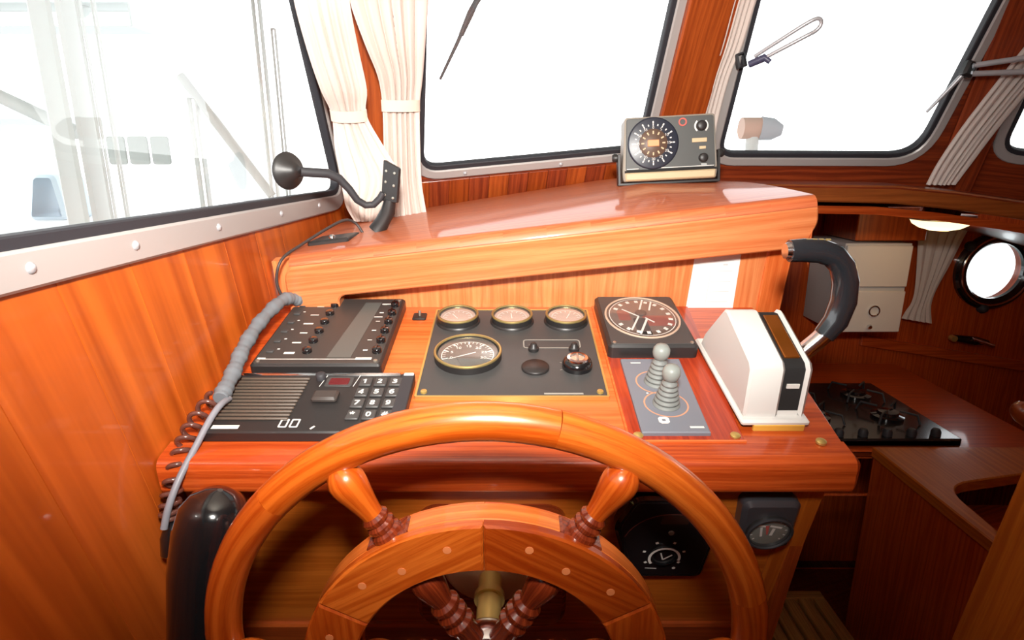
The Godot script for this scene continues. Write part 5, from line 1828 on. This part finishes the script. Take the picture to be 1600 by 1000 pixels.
# ---------------------------------------------------------------- marina outside
func build_outside():
	var I := Transform3D.IDENTITY
	var g := "steel work of the boat shed"
	var wa := setting("water", "pale harbour water")
	wa.set_meta("kind", "stuff")
	wa.set_meta("label", "pale still harbour water around the boats")
	wa.set_meta("category", "water")
	var b := MB.new()
	b.box(Vector3(0, -0.95, 0), Vector3(90, 0.1, 90))
	part(wa, "surface", b, M.out_water)
	var t := thing("shed_post", "thick grey shed post outside the side window", "post", at(-2.8, -0.9, -4.0), g)
	b = MB.new()
	b.box(Vector3(0, 2.13, 0), Vector3(0.20, 4.26, 0.2), I, 0.02)
	part(t, "shaft", b, M.out_post)
	b = MB.new()
	b.box(Vector3(0.17, 2.2, 0.02), Vector3(0.03, 3.0, 0.03), I, 0.004)
	part(t, "conduit_pipe", b, M.out_post)
	b = MB.new()
	b.box(Vector3(0.26, 2.2, 0.02), Vector3(0.025, 3.0, 0.025), I, 0.004)
	part(t, "conduit_pipe", b, M.out_post)
	t = thing("shed_post", "slim grey shed post meeting the top of the diagonal brace", "post", at(-2.02, -0.9, -4.0), g)
	b = MB.new()
	b.box(Vector3(0, 1.4, 0), Vector3(0.06, 2.8, 0.06), I, 0.008)
	part(t, "shaft", b, M.out_post)
	t = thing("shed_post", "slim grey double post where the diagonal brace lands", "post", at(-1.56, -0.9, -4.0), g)
	b = MB.new()
	b.box(Vector3(0, 2.13, 0), Vector3(0.05, 4.26, 0.05), I, 0.008)
	part(t, "shaft", b, M.out_post)
	b = MB.new()
	b.box(Vector3(0.09, 1.6, 0), Vector3(0.03, 3.2, 0.03), I, 0.006)
	part(t, "shaft", b, M.out_post)
	t = thing("shed_brace", "diagonal grey brace between the slim shed posts", "brace", at(-1.58, 1.29, -4.0), g)
	b = MB.new()
	b.tube([Vector3(-0.5, 0.74, 0), Vector3(0, 0, 0)], 0.03, 8)
	part(t, "bar", b, M.out_brace)
	t = thing("shed_brace", "slanting pale brace behind the thick shed post", "brace", at(-3.4, 1.2, -4.6), g)
	b = MB.new()
	b.tube([Vector3(-0.6, 0.9, 0), Vector3(0.2, 0.51, 0)], 0.05, 8)
	part(t, "bar", b, M.out_brace)
	t = thing("shed_roof", "grey roof edge of the boat shed high outside the windows", "roof", at(-1.5, 2.55, -5.2), g)
	b = MB.new()
	b.box(Vector3(-2.2, 0.06, 0), Vector3(1.5, 0.18, 0.3), I, 0.01)
	part(t, "edge_beam", b, M.out_roof)
	b = MB.new()
	b.box(Vector3(0.25, 0.06, 0), Vector3(0.7, 0.22, 0.5), I, 0.01)
	part(t, "edge_beam", b, M.out_roof)
	for q in [[-2.6, -1.9], [-0.75, -0.1]]:
		b = MB.new()
		b.tube([Vector3(q[0], 0.9, 0), Vector3(q[1], 0.1, 0)], 0.06, 8)
		part(t, "rafter", b, M.out_roof)
	t = thing("shed_roof", "pale truss of the boat shed above the middle windscreen", "roof", at(2.2, 3.0, -6.0), g)
	b = MB.new()
	b.box(Vector3(0, 0.1, 0), Vector3(5.0, 0.2, 0.3), I, 0.01)
	part(t, "edge_beam", b, M.out_roof)
	for q in [[3.2, 2.2]]:
		b = MB.new()
		b.tube([Vector3(q[0], -0.1, 0), Vector3(q[1], -0.9, 0)], 0.06, 8)
		part(t, "rafter", b, M.out_roof)
	t = thing("shed_canopy", "broad grey roof of the boat shed over the moored boat", "roof", at(1.0, 3.5, 0.5))
	b = MB.new()
	b.box(Vector3(0, 0.06, 0), Vector3(14.0, 0.08, 15.0), I)
	part(t, "roof_sheet", b, M.out_roof)
	for i in 6:
		b = MB.new()
		b.box(Vector3(0, -0.06, -7.0 + 2.8 * i), Vector3(14.0, 0.16, 0.08), I)
		part(t, "purlin", b, M.out_post)
	# neighbouring boats
	t = thing("moored_boat", "white moored cabin boat with dark windows beyond the shed posts", "boat", at(-4.2, -0.9, -7.5))
	b = MB.new()
	b.ext(MB.round_poly(P2([-4.5, 0, 3.6, 0, 4.6, 1.25, -4.7, 1.15]), [0.2]), at(0, 0, -0.9), 0.0, 1.8, 0.15, 0.15)
	part(t, "hull", b, M.out_white)
	b = MB.new()
	b.ext(MB.round_poly(P2([-3.0, 1.1, 1.6, 1.1, 1.0, 2.95, -2.6, 3.0]), [0.2]), at(0, 0, -0.7), 0.0, 1.4, 0.12, 0.12)
	part(t, "cabin", b, M.out_white)
	for q in [[-0.14, 0.2], [0.10, 0.22], [0.34, 0.2]]:
		b = MB.new()
		b.ext(MB.rrect(q[1], 0.3, 0.03), at(q[0], 2.53, 0.70), -0.01, 0.012, 0.004)
		part(t, "cabin_window", b, M.out_dark)
	b = MB.new()
	b.box(Vector3(0, 1.1, 0.93), Vector3(8.4, 0.05, 0.05), I, 0.01)
	part(t, "rubbing_strake", b, M.out_dark)
	t = thing("moored_boat", "small white dinghy with blue cover near the thick shed post", "boat", at(-3.6, -0.9, -5.6))
	b = MB.new()
	b.ext(MB.round_poly(P2([-1.6, 0.3, 0.9, 0.3, 1.1, 1.9, -1.7, 1.9]), [0.15]), at(0, 0, -0.4), 0.0, 0.8, 0.08, 0.08)
	part(t, "hull", b, M.out_white)
	b = MB.new()
	b.ext(MB.round_poly(P2([-0.75, 1.9, -0.4, 1.9, -0.45, 2.3, -0.65, 2.3]), [0.06]), at(0, 0, -0.2), 0.0, 0.4, 0.03, 0.03)
	part(t, "cover", b, M.out_blue)
	# jetty outside the side window
	t = thing("jetty", "pale jetty deck running beside the boat", "jetty", at(-2.6, -0.9, -1.5))
	b = MB.new()
	b.box(Vector3(0, 0.35, 0.9), Vector3(1.6, 0.16, 5.6), I, 0.01)
	part(t, "deck", b, M.out_deck)
	b = MB.new()
	b.box(Vector3(0, 0.135, 0.9), Vector3(1.2, 0.27, 5.2), I, 0.02)
	part(t, "float", b, M.out_post)
	# searchlight on the foredeck
	t = thing("searchlight", "orange and grey searchlight on the foredeck outside the middle pane", "searchlight", at(1.16, 1.40, -3.0))
	b = MB.new()
	b.tube([Vector3(0, 0, 0), Vector3(0, 0.22, 0)], 0.03, 12)
	part(t, "stand", b, M.out_post)
	b = MB.new()
	b.tube([Vector3(-0.06, 0.26, 0), Vector3(0.03, 0.26, 0)], 0.05, 16)
	part(t, "body", b, M.out_orange)
	b = MB.new()
	b.tube([Vector3(0.03, 0.26, 0), Vector3(0.09, 0.255, 0.01), Vector3(0.13, 0.25, 0.02)], [0.055, 0.05, 0.025], 16)
	part(t, "lens_hood", b, M.out_hood)
	t = thing("foredeck", "white cabin top of the boat forward of the windscreen", "deck", at(0.85, 1.0, -3.4))
	b = MB.new()
	b.box(Vector3(0, 0.34, 0.0), Vector3(2.5, 0.06, 2.1), I, 0.01)
	part(t, "deck_panel", b, M.out_white)
